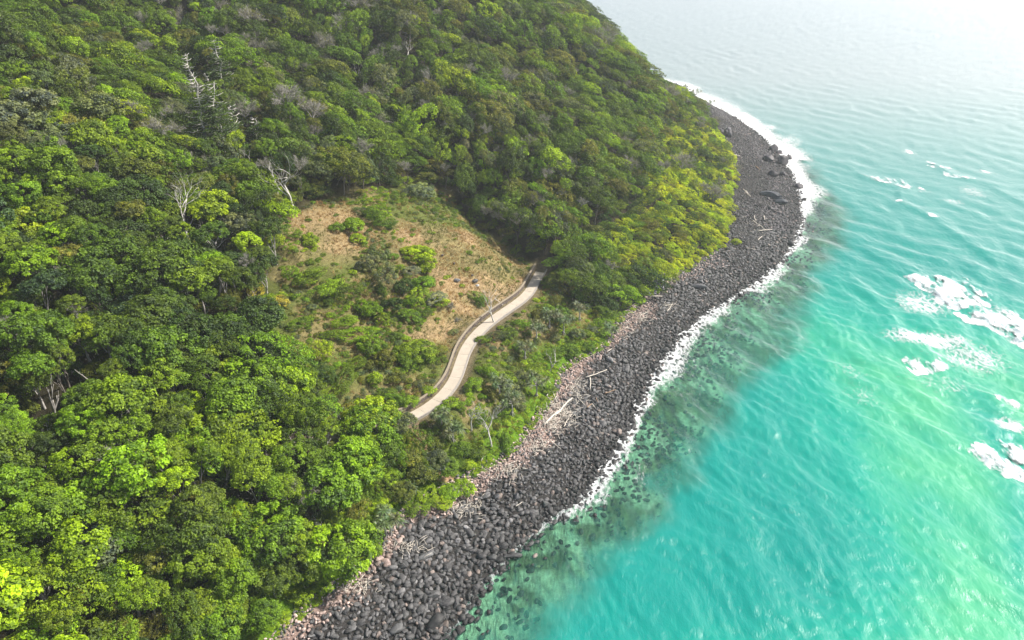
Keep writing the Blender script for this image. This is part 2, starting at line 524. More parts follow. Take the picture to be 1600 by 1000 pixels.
def sea():
    # cells follow the distance from the shore-watching height, so each covers a similar angle
    az = np.arange(-13, 66, 0.115) * math.pi / 180
    th, r = math.radians(66), []
    step = 1.9 / FPX
    while th > math.radians(.5):
        th2 = math.radians(90) - th
        r.append(CAMZ * math.tan(th2)); th -= step
    r = np.array([2.0, 10, 18, 25] + r + [12000, 20000, 30000])
    R, A = np.meshgrid(r, az, indexing='ij')
    x, y = (R * np.sin(A)).ravel(), (R * np.cos(A)).ravel()
    d = np.where((x > X1) | (y > Y1), -300, bil(D_SH, x, y))
    amp = smooth(1200, 500, R.ravel()) * (1 - .8 * smooth(-9, 0, d))
    z = water_z(x, y) * amp
    nr, na = len(r), len(az)
    i, j = np.meshgrid(np.arange(nr - 1), np.arange(na - 1), indexing='ij')
    a = (i * na + j).ravel()
    F = np.stack([a, a + 1, a + na + 1, a + na], 1)
    keep = (d[F] < 2.5).any(1)
    F = F[keep]
    used = np.unique(F)
    remap = np.full(len(x), -1); remap[used] = np.arange(len(used))
    F = remap[F]; x, y, z = x[used], y[used], z[used]
    reef, g, far, ds = sea_fields(x, y)
    # the sea all round outside that sector, coarse
    V = np.stack([x, y, z], 1)
    nv = len(V)
    ex, ef = [], []
    a0, a1 = 66 * math.pi / 180 - .00001, 347 * math.pi / 180
    angs = np.linspace(az[-1], 2 * math.pi - 13 * math.pi / 180, 60)
    rr = [r[0], 20, 60, 150, 400, 1500, 6000, 30000]
    for q_ in rr:
        for an in angs: ex.append((q_ * math.sin(an), q_ * math.cos(an), 0))
    for i_ in range(len(rr) - 1):
        for j_ in range(len(angs) - 1):
            k0 = nv + i_ * len(angs) + j_
            ef.append((k0, k0 + len(angs), k0 + len(angs) + 1, k0 + 1))
    c0 = nv + len(ex)
    V = np.concatenate([V, np.array(ex)])
    F = np.concatenate([F, np.array(ef)])
    pad = lambda arr, val: np.concatenate([arr, np.full(len(ex), val)])
    w = N('sea_water')
    pos = w.pos()
    mp = w.n('Mapping', i={'Vector': pos, 'Rotation': (0, 0, math.radians(25)), 'Scale': (1, .45, 1)}).outputs[0]
    nz = w.noise(.35, 5, .6, mp).outputs['Fac']
    nf = w.noise(.06, 4, .6, pos).outputs['Fac']
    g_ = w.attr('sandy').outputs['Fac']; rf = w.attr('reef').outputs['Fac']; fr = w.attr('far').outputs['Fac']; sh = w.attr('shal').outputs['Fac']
    gg = w.math('ADD', g_, w.math('MULTIPLY', w.math('SUBTRACT', nz, .5), .5), clamp=True)
    c = w.ramp(gg, [(0, (.001, .225, .192)), (.45, (.004, .290, .212)), (1, (.060, .38, .200))])
    c = w.mix(fr, c, (.25, .315, .305))  # distant haze and pale sky reflection painted into the water's body colour
    c = w.mix(rf, c, (.05, .26, .19))
    flat = w.n('CombineXYZ', i={0: 0.0, 1: 0.0, 2: 1.0}).outputs[0]     # light scatters back from inside the water, whatever the ripples
    body = w.n('BsdfDiffuse', i={'Color': c, 'Normal': flat})
    tp = w.n('BsdfTransparent', i={'Color': (.62, .93, .84, 1)})
    st = w.n('Mapping', i={'Vector': pos, 'Rotation': (0, 0, math.radians(35)), 'Scale': (1, .4, 1)}).outputs[0]
    sn = w.noise(.55, 5, .7, st, .6).outputs['Fac']
    rf = w.math('MULTIPLY', rf, w.math('ADD', .38, w.math('MULTIPLY', sn, 1.25)), clamp=True)
    clear = w.math('MULTIPLY', rf, w.math('ADD', .62, w.math('MULTIPLY', sh, .34)), clamp=True)
    m1 = w.n('MixShader', i={0: clear, 1: body.outputs[0], 2: tp.outputs[0]})
    mp2 = w.n('Mapping', i={'Vector': pos, 'Rotation': (0, 0, math.radians(25)), 'Scale': (1, .4, 1)}).outputs[0]
    b1 = w.noise(1.5, 4, .65, mp2).outputs['Fac']
    b2 = w.noise(5.5, 3, .7, mp2).outputs['Fac']
    bp = w.n('Bump', i={'Strength': 1, 'Distance': .17, 'Height': w.math('ADD', b1, w.math('MULTIPLY', b2, .22))})
    w.t.links.new(w.n('VectorMath', operation='NORMALIZE', i={0: w.mix(.38, flat, bp.outputs[0])}).outputs[0], body.inputs['Normal'])
    fz = w.n('Fresnel', i={'IOR': 1.33, 'Normal': bp.outputs[0]})
    gl = w.n('BsdfGlossy', i={'Color': (1, 1, 1, 1), 'Roughness': .34, 'Normal': bp.outputs[0]})
    m2 = w.n('MixShader', i={0: fz.outputs[0], 1: m1.outputs[0], 2: gl.outputs[0]})
    m = w.end(m2.outputs[0])
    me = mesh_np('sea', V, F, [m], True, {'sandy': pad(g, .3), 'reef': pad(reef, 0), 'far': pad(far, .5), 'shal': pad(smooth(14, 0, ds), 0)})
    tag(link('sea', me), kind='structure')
    return V[:nv], F[(F < nv).all(1)], ds
SV, SF, SDS = sea()

# ---- foam: shore wash and drifting patches share the water's own shape, a hand above it
def foam_density(x, y):
    ds = -bil(D_SH, x, y)
    ds = np.where((x > X1) | (y > Y1), 300, ds)
    wid = np.interp(y, [40, 62, 72, 95, 130, 165, 200, 240, 300, 350], [2.4, 3.2, 5.6, 6.4, 5.2, 5.2, 10, 13, 13, 8])
    nw = 2.6 * fbm(x, y, 9, 3, 91) - .42
    fw = smooth(150, 195, y)
    wid = wid * (np.clip(nw, .18, 1.7) * .92 * (1 - fw) + np.clip(.45 + .6 * nw, .6, 1.5) * 1.15 * fw)
    den = smooth(1.25, 0.15, ds / wid) * (ds > -2.6)
    den = den * np.interp(y, [40, 66, 75, 120, 170, 200, 400], [.46, .54, .72, .72, .72, .84, .84])
    den = np.maximum(den, .42 * smooth(3.2, 1.0, ds / wid) * (y > 95))
    u, v, _ = to_pix(x, y, 0 * x)
    for (cu, cv, ru, rv, rot, s) in [(1440, 475, 70, 26, .2, .68), (1450, 530, 90, 16, .12, .82), (1520, 560, 90, 34, .2, .66), (1330, 580, 60, 26, .5, .5), (1350, 620, 60, 30, .4, .5), (1470, 600, 100, 26, .2, .52), (1560, 500, 70, 30, .3, .7),
                                     (1440, 640, 90, 25, .35, .36), (1520, 300, 45, 12, .3, .6), (1490, 315, 35, 7, .15, .6), (1200, 620, 90, 40, .9, .36), (1240, 520, 80, 30, .9, .34), (1330, 480, 70, 30, .7, .36), (1580, 665, 40, 14, .3, .8),
                                     (1150, 690, 40, 60, -.6, .3), (1420, 238, 22, 5, .2, .6), (1540, 270, 30, 4, .1, .6), (1445, 300, 30, 8, .2, .5), (1000, 740, 30, 40, 0, .5), (1075, 505, 35, 14, -.6, .6), (1155, 512, 14, 7, 0, .5)]:
        c_, s_ = math.cos(rot), math.sin(rot)
        a, b = ((u - cu) * c_ + (v - cv) * s_) / ru, (-(u - cu) * s_ + (v - cv) * c_) / rv
        den = np.maximum(den, s * np.clip(1.25 - np.hypot(a, b), 0, 1) ** .6)
    return den
fd = foam_density(SV[:, 0], SV[:, 1])
kf = (fd[SF] > .05).any(1) & (SV[SF][:, :, 1].max(1) < 420)
w = N('foam')
de = w.attr('dens').outputs['Fac']
posn = w.n('Mapping', i={'Vector': w.pos(), 'Rotation': (0, 0, math.radians(20)), 'Scale': (1, .55, .3)}).outputs[0]
dn = w.noise(1.9, 6, .75, posn, 1.2).outputs['Fac']
vo = w.n('TexVoronoi', feature='DISTANCE_TO_EDGE', i={'Scale': 1.1, 'Vector': w.mix(.25, posn, w.noise(1.2, 3, .6, posn).outputs['Color'], 'ADD')}).outputs['Distance']
lace = w.math('ADD', w.math('MULTIPLY', w.math('SUBTRACT', .22, vo), .55), dn)
al = w.math('MULTIPLY', w.math('SUBTRACT', w.math('ADD', lace, de), 1.06), 2.6, clamp=True)
dif = w.n('BsdfDiffuse', i={'Color': (.86, .88, .88, 1)})
tr = w.n('BsdfTransparent')
mx = w.n('MixShader', i={0: al, 1: tr.outputs[0], 2: dif.outputs[0]})
M_FOAM = w.end(mx.outputs[0])
FF = SF[kf]; us = np.unique(FF); rm = np.full(len(SV), -1); rm[us] = np.arange(len(us))
fv = SV[us].copy(); fv[:, 2] += .07
tag(link('sea_foam', mesh_np('sea_foam', fv, rm[FF], [M_FOAM], True, {'dens': fd[us]})), 'thin lacy white wash and foam streaks drifting along the rocky shore', kind='stuff')

# ---- breakers: each a lumpy white body of foam on its wave
w = N('breaker_foam')
nb = w.noise(1.2, 5, .65, w.pos())
bc = w.ramp(nb.outputs['Fac'], [(.34, (.42, .56, .56)), (.54, (.88, .90, .90))])
bb = w.n('Bump', i={'Strength': .6, 'Distance': .12, 'Height': nb.outputs['Fac']})
bd = w.n('BsdfDiffuse', i={'Color': bc, 'Normal': bb.outputs[0]})
bmp = w.n('Mapping', i={'Vector': w.pos(), 'Rotation': (0, 0, math.radians(-12)), 'Scale': (1, .38, .3)}).outputs[0]
bl = w.noise(1.1, 6, .72, bmp, .6).outputs['Fac']
ba = w.math('MULTIPLY', w.math('SUBTRACT', w.math('ADD', bl, w.attr('dens').outputs['Fac']), 1.02), 4.5, clamp=True)
M_BRK = w.end(w.n('MixShader', i={0: ba, 1: w.n('BsdfTransparent').outputs[0], 2: bd.outputs[0]}).outputs[0])
def breaker(px, label, hh=.5, holes=.42, seed=0):
    P = [plane_at(*p) for p in px]
    xs, ys = [p[0] for p in P], [p[1] for p in P]
    st = .28 if min(ys) < 150 else .45
    ax, ay = np.arange(min(xs) - 3, max(xs) + 3, st), np.arange(min(ys) - 3, max(ys) + 3, st)
    A, B = np.meshgrid(ax, ay, indexing='ij'); x, y = A.ravel(), B.ravel()
    d, _ = seg_dist(x, y, P + [P[0]])
    d = np.where(inside(x, y, P), d, -d)
    nz = fbm(x * 1.0, y * .5, 1.3, 4, 100 + seed)
    dd = d + (nz - .5) * 2.2
    body = smooth(0, 1.6, dd)
    z = water_z(x, y) + .05 + .42 * hh * body * (.55 + .9 * nz) * (.5 + .5 * smooth(0, 5, d))
    ar = sum(p[0] * q[1] - q[0] * p[1] for p, q in zip(P, P[1:] + P[:1]))
    sgn = 1 if ar > 0 else -1
    fr = [(p, q) for p, q in zip(P, P[1:] + P[:1]) if ((q[1] - p[1]) * -.8 - (q[0] - p[0]) * -.6) * sgn > .05 * math.hypot(q[0] - p[0], q[1] - p[1])]
    df = np.min([seg_dist(x, y, e)[0] for e in fr], axis=0) if fr else d
    dens = np.clip((.38 if max(xs) - min(xs) > 9 and min(ys) < 160 else .24) + d * .065 + .34 * smooth(3.5, .3, df) + (nz - .5) * .8, 0, 1.2) * smooth(-1.6, .2, d)
    ok = d > -1.8
    nx, ny = len(ax), len(ay)
    i, j = np.meshgrid(np.arange(nx - 1), np.arange(ny - 1), indexing='ij')
    a = (i * ny + j).ravel()
    F = np.stack([a, a + ny, a + ny + 1, a + 1], 1)
    F = F[(ok[F]).sum(1) >= 2]
    us = np.unique(F); rm = np.full(len(x), -1); rm[us] = np.arange(len(us))
    o = link('breaking_wave', mesh_np('breaking_wave', np.stack([x, y, z], 1)[us], rm[F], [M_BRK], True, {'dens': dens[us]}))
    tag(o, label, 'wave', 'breaking waves in the bay')
breaker([(1412, 432), (1425, 426), (1450, 423), (1480, 428), (1510, 434), (1535, 450), (1552, 468), (1545, 478), (1520, 480), (1492, 485), (1470, 480), (1462, 468), (1440, 452)], 'largest white breaker, domed head of the long broken wave off the bouldery bend', .7, .40, 1)
breaker([(1493, 490), (1520, 480), (1562, 479), (1600, 489), (1650, 500), (1660, 560), (1600, 543), (1560, 522), (1530, 508), (1505, 502)], 'white breaker trailing shoreward from the largest domed one', .6, .44, 2)
breaker([(1409, 560), (1430, 552), (1465, 553), (1490, 560), (1480, 575), (1455, 585), (1430, 584)], 'small thick patch of broken wave shoreward of the largest breaker', .4, .47, 3)
breaker([(1512, 700), (1535, 688), (1570, 684), (1640, 690), (1660, 760), (1600, 751), (1570, 745), (1550, 735), (1530, 720)], 'white breaker nearest the camera over the green sand bar', .6, .42, 4)
breaker([(1548, 614), (1570, 617), (1600, 628), (1590, 637), (1565, 634)], 'short narrow breaker between the patchy wave and the nearest breaker', .4, .42, 5)
breaker([(1348, 276), (1375, 273), (1412, 277), (1445, 296), (1410, 294), (1365, 284)], 'flat spread breaker closest to the bouldery point', .45, .46, 6)
breaker([(1448, 251), (1470, 256), (1510, 266), (1500, 270), (1475, 264), (1450, 262)], 'thin seaward crest, upper of the far double breaker', .4, .40, 7)
breaker([(1473, 266), (1500, 272), (1525, 278), (1520, 282), (1490, 278), (1476, 275)], 'thin shoreward crest, lower of the far double breaker', .4, .36, 8)
breaker([(1398, 313), (1412, 314), (1424, 322), (1410, 322)], 'tiny white curl on the teal swell behind the flat spread breaker', .4, .36, 9)
breaker([(1412, 233), (1425, 236), (1435, 242), (1420, 240)], 'tiny whitecap farthest out beyond the double breaker', .35, .36, 10)
breaker([(1528, 264), (1550, 268), (1556, 272), (1535, 269)], 'faint sliver of whitecap seaward of the double breaker', .3, .36, 11)
breaker([(1445, 333), (1460, 336), (1470, 341), (1455, 340)], 'tiny white curl farther along the teal swell', .3, .36, 12)

# ------------------------------------------------------------------ scattering by geometry nodes (only for what nobody could count)
def scatter(name, sources, pts, rots, scls, idx, tints, mat=None):
    """one object: a point cloud mesh whose points carry copies of the SOURCES' meshes"""
    me = bpy.data.meshes.new(name)
    n = len(pts)
    me.vertices.add(n)
    me.vertices.foreach_set('co', np.asarray(pts, np.float32).ravel())
    me.attributes.new('rot', 'FLOAT_VECTOR', 'POINT').data.foreach_set('vector', np.asarray(rots, np.float32).ravel())
    me.attributes.new('scl', 'FLOAT_VECTOR', 'POINT').data.foreach_set('vector', np.asarray(scls, np.float32).ravel())
    me.attributes.new('pick', 'INT', 'POINT').data.foreach_set('value', np.asarray(idx, np.int32))
    t4 = np.ones((n, 4), np.float32); t4[:, :3] = tints
    me.attributes.new('tint', 'FLOAT_COLOR', 'POINT').data.foreach_set('color', t4.ravel())
    o = link(name, me)
    ng = bpy.data.node_groups.new(name, 'GeometryNodeTree')
    ng.interface.new_socket('Geometry', in_out='INPUT', socket_type='NodeSocketGeometry')
    ng.interface.new_socket('Geometry', in_out='OUTPUT', socket_type='NodeSocketGeometry')
    gi, go = ng.nodes.new('NodeGroupInput'), ng.nodes.new('NodeGroupOutput')
    iop = ng.nodes.new('GeometryNodeInstanceOnPoints')
    join = ng.nodes.new('GeometryNodeJoinGeometry')
    for s in reversed(sources):
        oi = ng.nodes.new('GeometryNodeObjectInfo')
        oi.inputs['Object'].default_value = s
        oi.transform_space = 'ORIGINAL'
        g2 = ng.nodes.new('GeometryNodeGeometryToInstance')
        ng.links.new(oi.outputs['Geometry'], g2.inputs[0])
        ng.links.new(g2.outputs[0], join.inputs[0])
    def na(nm, dt):
        a = ng.nodes.new('GeometryNodeInputNamedAttribute'); a.data_type = dt; a.inputs['Name'].default_value = nm
        return [s_ for s_ in a.outputs if s_.enabled and s_.name == 'Attribute'][0]
    ng.links.new(gi.outputs[0], iop.inputs['Points'])
    ng.links.new(join.outputs[0], iop.inputs['Instance'])
    iop.inputs['Pick Instance'].default_value = True
    ng.links.new(na('pick', 'INT'), iop.inputs['Instance Index'])
    ng.links.new(na('rot', 'FLOAT_VECTOR'), iop.inputs['Rotation'])
    ng.links.new(na('scl', 'FLOAT_VECTOR'), iop.inputs['Scale'])
    ng.links.new(iop.outputs[0], go.inputs[0])
    md = o.modifiers.new('scatter', 'NODES'); md.node_group = ng
    o['kind'] = 'stuff'
    return o

def jitter_pts(x0, x1, y0, y1, sp, jit=.45):
    A, B = np.meshgrid(np.arange(x0, x1, sp), np.arange(y0, y1, sp * .9), indexing='ij')
    A = A + (np.arange(A.shape[1])[None, :] % 2) * sp * .5
    return (A + rng.uniform(-jit, jit, A.shape) * sp).ravel(), (B + rng.uniform(-jit, jit, B.shape) * sp).ravel()

def in_view(x, y, z, margin=120):
    u, v, dep = to_pix(x, y, z)
    return (dep > 5) & (u > -margin) & (u < 1600 + margin) & (v > -margin * .8) & (v < 1000 + margin)

def shown(x, y, z, lift=1.0):
    """not hidden behind the hill as seen from the drone's height"""
    ok = np.ones(len(x), bool)
    for t in np.linspace(.35, .975, 34):
        ok &= CAMZ + (z + lift - CAMZ) * t > Z(x * t, y * t) - .5
    return ok

# ------------------------------------------------------------------ labels: every thing gets told apart by the nearest landmark
LAND_FOREST = [((285, 885), 'the low bare grey tree'), ((158, 575), 'the leaning white snag'), ((300, 355), 'the big spreading dead tree'), ((325, 185), 'the tallest bare pine'),
               ((455, 265), 'the crooked dead tree'), ((450, 690), 'the grey bushy crown by the walkway'), ((455, 545), 'the bare grey thicket'), ((275, 545), 'the pale feathery tree'),
               ((135, 740), 'the dark hollow'), ((505, 800), 'the white forked tree'), ((40, 660), 'the pale crooked branch'), ((610, 690), 'the dome beside the walkway'),
               ((60, 430), 'the yellow crown'), ((600, 130), 'the silvery twiggy patch')]
LAND_HILL = [((645, 270), 'the silver grey bush'), ((840, 430), 'the walkway mouth'), ((800, 125), 'the orange crown'), ((1040, 150), 'the headland tip'), ((1145, 270), 'the salt bush tongue'),
             ((1010, 440), 'the jagged grey outcrop'), ((730, 350), 'the dry grass top'), ((900, 100), 'the russet crown'), ((560, 60), 'the big gully'), ((1010, 110), 'the bare cliff scar'),
             ((300, 60), 'the ridge pines'), ((960, 250), 'the steep flank'), ((1120, 330), 'the lower yellow tongue'), ((1075, 235), 'the upper yellow slope'), ((1070, 395), 'the yellow hem over the bend'), ((960, 385), 'the green flank over the outcrop')]
LAND_BEACH = [((870, 645), 'the driftwood heap'), ((1195, 358), 'the crossed white logs'), ((1225, 252), 'the split sea rock'), ((1045, 480), 'the forked driftwood'), ((885, 812), 'the lone block at the waterline'),
              ((745, 440), 'the clearing stones'), ((795, 615 + 145), 'the pink gravel'), ((665, 870), 'the long grey boulder'), ((700, 780), 'the driftwood scraps'), ((1010, 440), 'the jagged grey outcrop'), ((930, 585), 'the long pale branch'),
              ((600, 985), 'the near corner boulders'), ((1200, 320), 'the great flat rock'), ((790, 860), 'the fallen column'), ((990, 560), 'the bouldery bend')]
ORD = ['nearest', 'second', 'third', 'fourth', 'fifth', 'sixth', 'seventh', 'eighth', 'ninth', 'tenth', 'eleventh', 'twelfth', 'thirteenth', 'fourteenth', 'fifteenth', 'sixteenth', 'seventeenth',
       'eighteenth', 'nineteenth', 'twentieth']
def describe(items, marks, noun):
    """items: [(u, v, look)] in the photograph; returns a label for each, all different"""
    keyed = {}
    for i_, (u, v, look) in enumerate(items):
        k_ = min(range(len(marks)), key=lambda q: math.hypot(marks[q][0][0] - u, marks[q][0][1] - v))
        du, dv = u - marks[k_][0][0], v - marks[k_][0][1]
        # image directions to directions of the place: sea lies down right, the hilltop up left, the point up right
        a = math.degrees(math.atan2(-dv, du))
        w_ = ('seaward of' if -90 < a <= 0 else 'past' if 0 < a <= 90 else 'uphill of' if a > 90 else 'before')
        keyed.setdefault((k_, w_, look), []).append((math.hypot(du, dv), i_))
    out = [None] * len(items)
    for (k_, w_, look), lst in keyed.items():
        for r_, (_, i_) in enumerate(sorted(lst)):
            o_ = ORD[r_] if r_ < len(ORD) else 'outlying ' + ORD[min(r_ - len(ORD), 19)]
            out[i_] = f'{look} {noun}, {o_} such {w_} {marks[k_][1]}'
    return out

# ------------------------------------------------------------------ boulders
w = N('boulder_rock')
t = w.attr('tint', 'INSTANCER').outputs['Color']
oc = w.n('TexCoord').outputs['Object']
n1 = w.noise(3.0, 5, .65, oc).outputs['Fac']
c = w.mix(1, t, w.ramp(n1, [(.3, .65), (.7, 1.45)]), 'MULTIPLY')
bp = w.n('Bump', i={'Strength': .5, 'Distance': .06, 'Height': w.noise(6, 5, .7, oc).outputs['Fac']})
M_ROCK = w.end(w.n('BsdfPrincipled', i={'Base Color': c, 'Roughness': .62, 'Specular IOR Level': .4, 'Normal': bp.outputs[0]}).outputs[0])

import bmesh
def rock_mesh(name, seed, sub=3, rough=.25, sharp=0.0, sc=(1, .8, .62)):
    r_ = np.random.default_rng(seed)
    bm = bmesh.new()
    bmesh.ops.create_icosphere(bm, subdivisions=sub, radius=1.0)
    # a few chopping planes give flat worn faces
    planes = []
    for _ in range(9 if sharp else 6):
        n_ = Vector(r_.normal(size=3)).normalized()
        planes.append((n_, r_.uniform(.62, .85) if sharp else r_.uniform(.74, .95)))
    off = r_.uniform(0, 100, 3)
    from mathutils import noise as mn
    for v in bm.verts:
        p = v.co.copy()
        d_ = 1 + rough * (mn.noise(p * 1.3 + Vector(off))) + rough * .3 * mn.noise(p * 3.1 + Vector(off))
        p *= d_
        for n_, lim in planes:
            e_ = p.dot(n_)
            if e_ > lim:
                p -= n_ * (e_ - lim) * (.96 if sharp else .75)
        v.co = Vector((p.x * sc[0], p.y * sc[1], p.z * sc[2]))
    me = bpy.data.meshes.new(name); bm.to_mesh(me); bm.free()
    me.polygons.foreach_set('use_smooth', np.full(len(me.polygons), not sharp))
    me.materials.append(M_ROCK)
    return me
R_ROUND = [rock_mesh('boulder', 200 + i, 2 if i < 6 else 3, .28, 0, (1, random.uniform(.62, .9), random.uniform(.5, .72))) for i in range(9)]
R_BLOCK = [rock_mesh('boulder_block', 300 + i, 2, .2, 1, (1, random.uniform(.6, .95), random.uniform(.55, .8))) for i in range(6)]
R_ALL = R_ROUND + R_BLOCK

def rock_tint(x, y, n):
    ds, dv = bil(D_SH, x, y), bil(D_VG, x, y)
    t_ = np.clip(ds / (ds - dv + 1e-6), 0, 1)
    g_ = rng.lognormal(math.log(.066), .36, n)
    c_ = g_[:, None] * np.array([1.03, 1.0, 1.0])[None]
    wet = smooth(.30, .05, t_)
    c_ *= (1 - .60 * wet)[:, None]
    pk = (rng.random(n) < .75 * smooth(.76, .98, t_) * smooth(135, 95, y)) & (dv < 0)
    c_[pk] = rng.uniform(.10, .30, pk.sum())[:, None] * np.array([1.15, .86, .76])
    br = (rng.random(n) < .05)
    c_[br] = rng.uniform(.09, .2, br.sum())[:, None] * np.array([1.15, .92, .8])
    c_ = c_ * (1 - .5 * smooth(140, 165, y) * smooth(.35, .6, t_))[:, None]
    c_ = np.where((y > 165)[:, None], c_ * np.array([.95, .88, .92]), c_)
    return c_

def boulders():
    xs, ys, ss = [], [], []
    for (sp, smin, smax, prob) in [(.86, .33, .50, 1), (.66, .22, .38, 1), (1.9, .45, .72, .4), (5.0, .70, 1.05, .3)]:
        x, y = jitter_pts(-45, 110, 30, 350, sp)
        ds, dv = bil(D_SH, x, y), bil(D_VG, x, y)
        t_ = np.clip(ds / (ds - dv + 1e-6), 0, 1)
        ok = (ds > -1.2) & (dv < .6) & (rng.random(len(x)) < prob)
        # thinner where the pale gravel shows, and scattered beyond the waterline
        gravel = smooth(.72, .92, t_ + (fbm(x, y, 5, 3, 42) - .5) * .75) * smooth(150, 115, y)
        ok &= rng.random(len(x)) > gravel * .72
        ok &= (ds > 0) | (rng.random(len(x)) < .75)
        x, y = x[ok], y[ok]
        s = rng.uniform(smin, smax, len(x)) * (1 - .42 * gravel[ok]) * (.62 + .62 * fbm(x, y, 9, 3, 143) + .15 * (smooth(.3, .0, t_[ok])))
        s *= np.where(y > 180, .8, 1)
        xs.append(x); ys.append(y); ss.append(s)
    # outlying rocks in the shallows, some breaking the surface
    x, y = jitter_pts(-20, 110, 40, 345, .95)
    ds = bil(D_SH, x, y)
    ok = (ds < -.8) & (ds > -np.interp(y, [50, 70, 100, 140, 200, 340], [15, 14, 13, 9, 7, 7])) & (rng.random(len(x)) < .85 * smooth(.40, .58, fbm(x, y, 4.2, 3, 151)) * (.45 + .55 * smooth(62, 85, y)) + .08)
    x, y = x[ok], y[ok]; xs.append(x); ys.append(y); ss.append(rng.uniform(.2, .5, len(x)))
    x, y, s = np.concatenate(xs), np.concatenate(ys), np.concatenate(ss)
    z = Z(x, y) + s * rng.uniform(.02, .30, len(x))
    ok = in_view(x, y, z, 420) & (seg_dist(x, y, PLINE)[0] > 3)
    x, y, z, s = x[ok], y[ok], z[ok], s[ok]
    n = len(x)
    tint = rock_tint(x, y, n)
    # they lie flat-ish, long axis along the shore, tops dipping to sea
    rot = np.stack([rng.normal(0, .28, n), rng.normal(0, .28, n), rng.normal(1.0, .7, n)], 1)
    scl = s[:, None] * np.stack([rng.uniform(.9, 1.35, n), rng.uniform(.85, 1.1, n), rng.uniform(.85, 1.2, n)], 1)
    idx = rng.integers(0, len(R_ALL), n)
    blocky = rng.random(n) < .72
    idx = np.where(blocky, rng.integers(0, len(R_ROUND), n), rng.integers(len(R_ROUND), len(R_ALL), n))
    u, v, dep = to_pix(x, y, z)
    app = s / dep * ((z > -.1) & (u > 0) & (u < 1600) & (v > 0) & (v < 1000))
    order = np.argsort(-app)
    big, rest = order[:262], order[262:]
    looks = []
    for i_ in big:
        g_, wd = tint[i_].mean(), s[i_]
        shade = 'pinkish brown' if tint[i_][0] > tint[i_][2] * 1.2 else 'wet black' if g_ < .045 else 'dark grey' if g_ < .075 else 'mid grey' if g_ < .105 else 'pale grey'
        form = 'angular' if idx[i_] >= len(R_ROUND) else 'rounded'
        looks.append((float(u[i_]), float(v[i_]), f'{shade.capitalize()} {form}'))
    labs = describe(looks, LAND_BEACH, 'boulder')
    objs = []
    for k_, i_ in enumerate(big):
        o = link('boulder', R_ALL[idx[i_]], None, (x[i_], y[i_], z[i_]), tuple(rot[i_]))
        o.scale = scl[i_]; o['tint'] = [float(q) for q in tint[i_]]
        tag(o, labs[k_], 'boulder', 'black basalt boulders on the shore')
        objs.append(o)
    have = {}
    for o in objs: have.setdefault(o.data.name, o)
    srcs, m_ = [], {}
    for i_, me in enumerate(R_ALL):
        if me.name in have: m_[i_] = len(srcs); srcs.append(have[me.name])
    pick = np.array([m_.get(i_, 0) for i_ in range(len(R_ALL))])[idx[rest]]
    o = scatter('shore_rocks', srcs, np.stack([x, y, z], 1)[rest], rot[rest], scl[rest], pick, tint[rest])
    tag(o, 'countless smaller dark basalt cobbles filling the whole shore between boulders')
    print('boulders', n)
    return srcs
ROCK_SRC = boulders()

# small stones of the pink gravel band: real, tiny
def gravel():
    x, y = jitter_pts(-45, 70, 38, 150, .30)
    ds, dv = bil(D_SH, x, y), bil(D_VG, x, y)
    t_ = np.clip(ds / (ds - dv + 1e-6), 0, 1)
    pk = smooth(.70, .94, t_ + (fbm(x, y, 5, 3, 42) - .5) * .75)
    ok = (dv < 1.0) & (ds > 1) & (rng.random(len(x)) < pk * .75) & in_view(x, y, 0 * x + 2, 260)
    x, y = x[ok], y[ok]; n = len(x)
    s = rng.uniform(.08, .24, n)
    z = Z(x, y) + s * .4 + .05
    col = rng.uniform(.14, .50, n)[:, None] * np.array([1.1, .84, .74])
    dk = rng.random(n) < .3
    col[dk] = rng.uniform(.05, .12, dk.sum())[:, None]
    rot = rng.uniform(-.5, .5, (n, 3)); rot[:, 2] = rng.uniform(0, 6.28, n)
    o = scatter('pebbles', ROCK_SRC[:6], np.stack([x, y, z], 1), rot, np.stack([s * 1.2, s, s], 1), rng.integers(0, 6, n), col)
    tag(o, 'pink and brown pebbles banked along the top of the shore')
gravel()

# big named rocks, placed where they stand
def big_rock(u, v, w_, label, mesh, sc=(1, 1, 1), rz=0.0, dz=.25, tint=(.075, .066, .072), tilt=0.0, sea_=False):
    x, y = plane_at(u, v, 0) if sea_ else ground(u, v)
    z = 0 if sea_ else float(Z(x, y))
    _, _, dep = to_pix(x, y, z)
    R_ = w_ / 2 * float(dep) / FPX
    o = link('boulder', mesh, None, (x, y, z + R_ * dz), (tilt, tilt * .5, rz))
    o.scale = (R_ * sc[0], R_ * sc[1], R_ * sc[2]); o['tint'] = list(tint)
    tag(o, label, 'boulder', 'large rocks that stand out on the shore')
HB = [rock_mesh('sea_rock', 400 + i, 3, .35, 1, (1, .8, .8)) for i in range(4)]
big_rock(1208, 236, 17, 'Dark purple-grey rock standing in white wash, outermost of the pair', HB[0], (1, 1, 1.0), .3, .3)
big_rock(1218, 240, 13, 'Smaller rounded rock beside the outermost rock in the wash', HB[1], (1, 1, .9), 1.2, .2)
big_rock(1222, 256, 21, 'Split pointed sea rock with raised seaward corner in white wash', HB[2], (1, .8, 1.15), .2, .35, tilt=.2)
big_rock(1233, 250, 13, 'Upright corner block leaning on the split sea rock', HB[3], (.8, .8, 1.5), .8, .3)
big_rock(1200, 252, 20, 'Dark squat rock shoreward of the split sea rock', HB[1], (1, .9, 1.1), 2.2, .3)
big_rock(1208, 275, 17, 'Dark rock on the stones just before the split sea rock', HB[0], (1.1, .8, 1), 2.9, .25)
big_rock(1223, 274, 11, 'Small wet rock at the edge below the split sea rock', HB[2], (1, 1, 1), 1.9, .25)
big_rock(1248, 294, 15, 'Purple-grey rock alone at the outermost bulge of the shore', HB[3], (1, .9, .95), .1, .3)
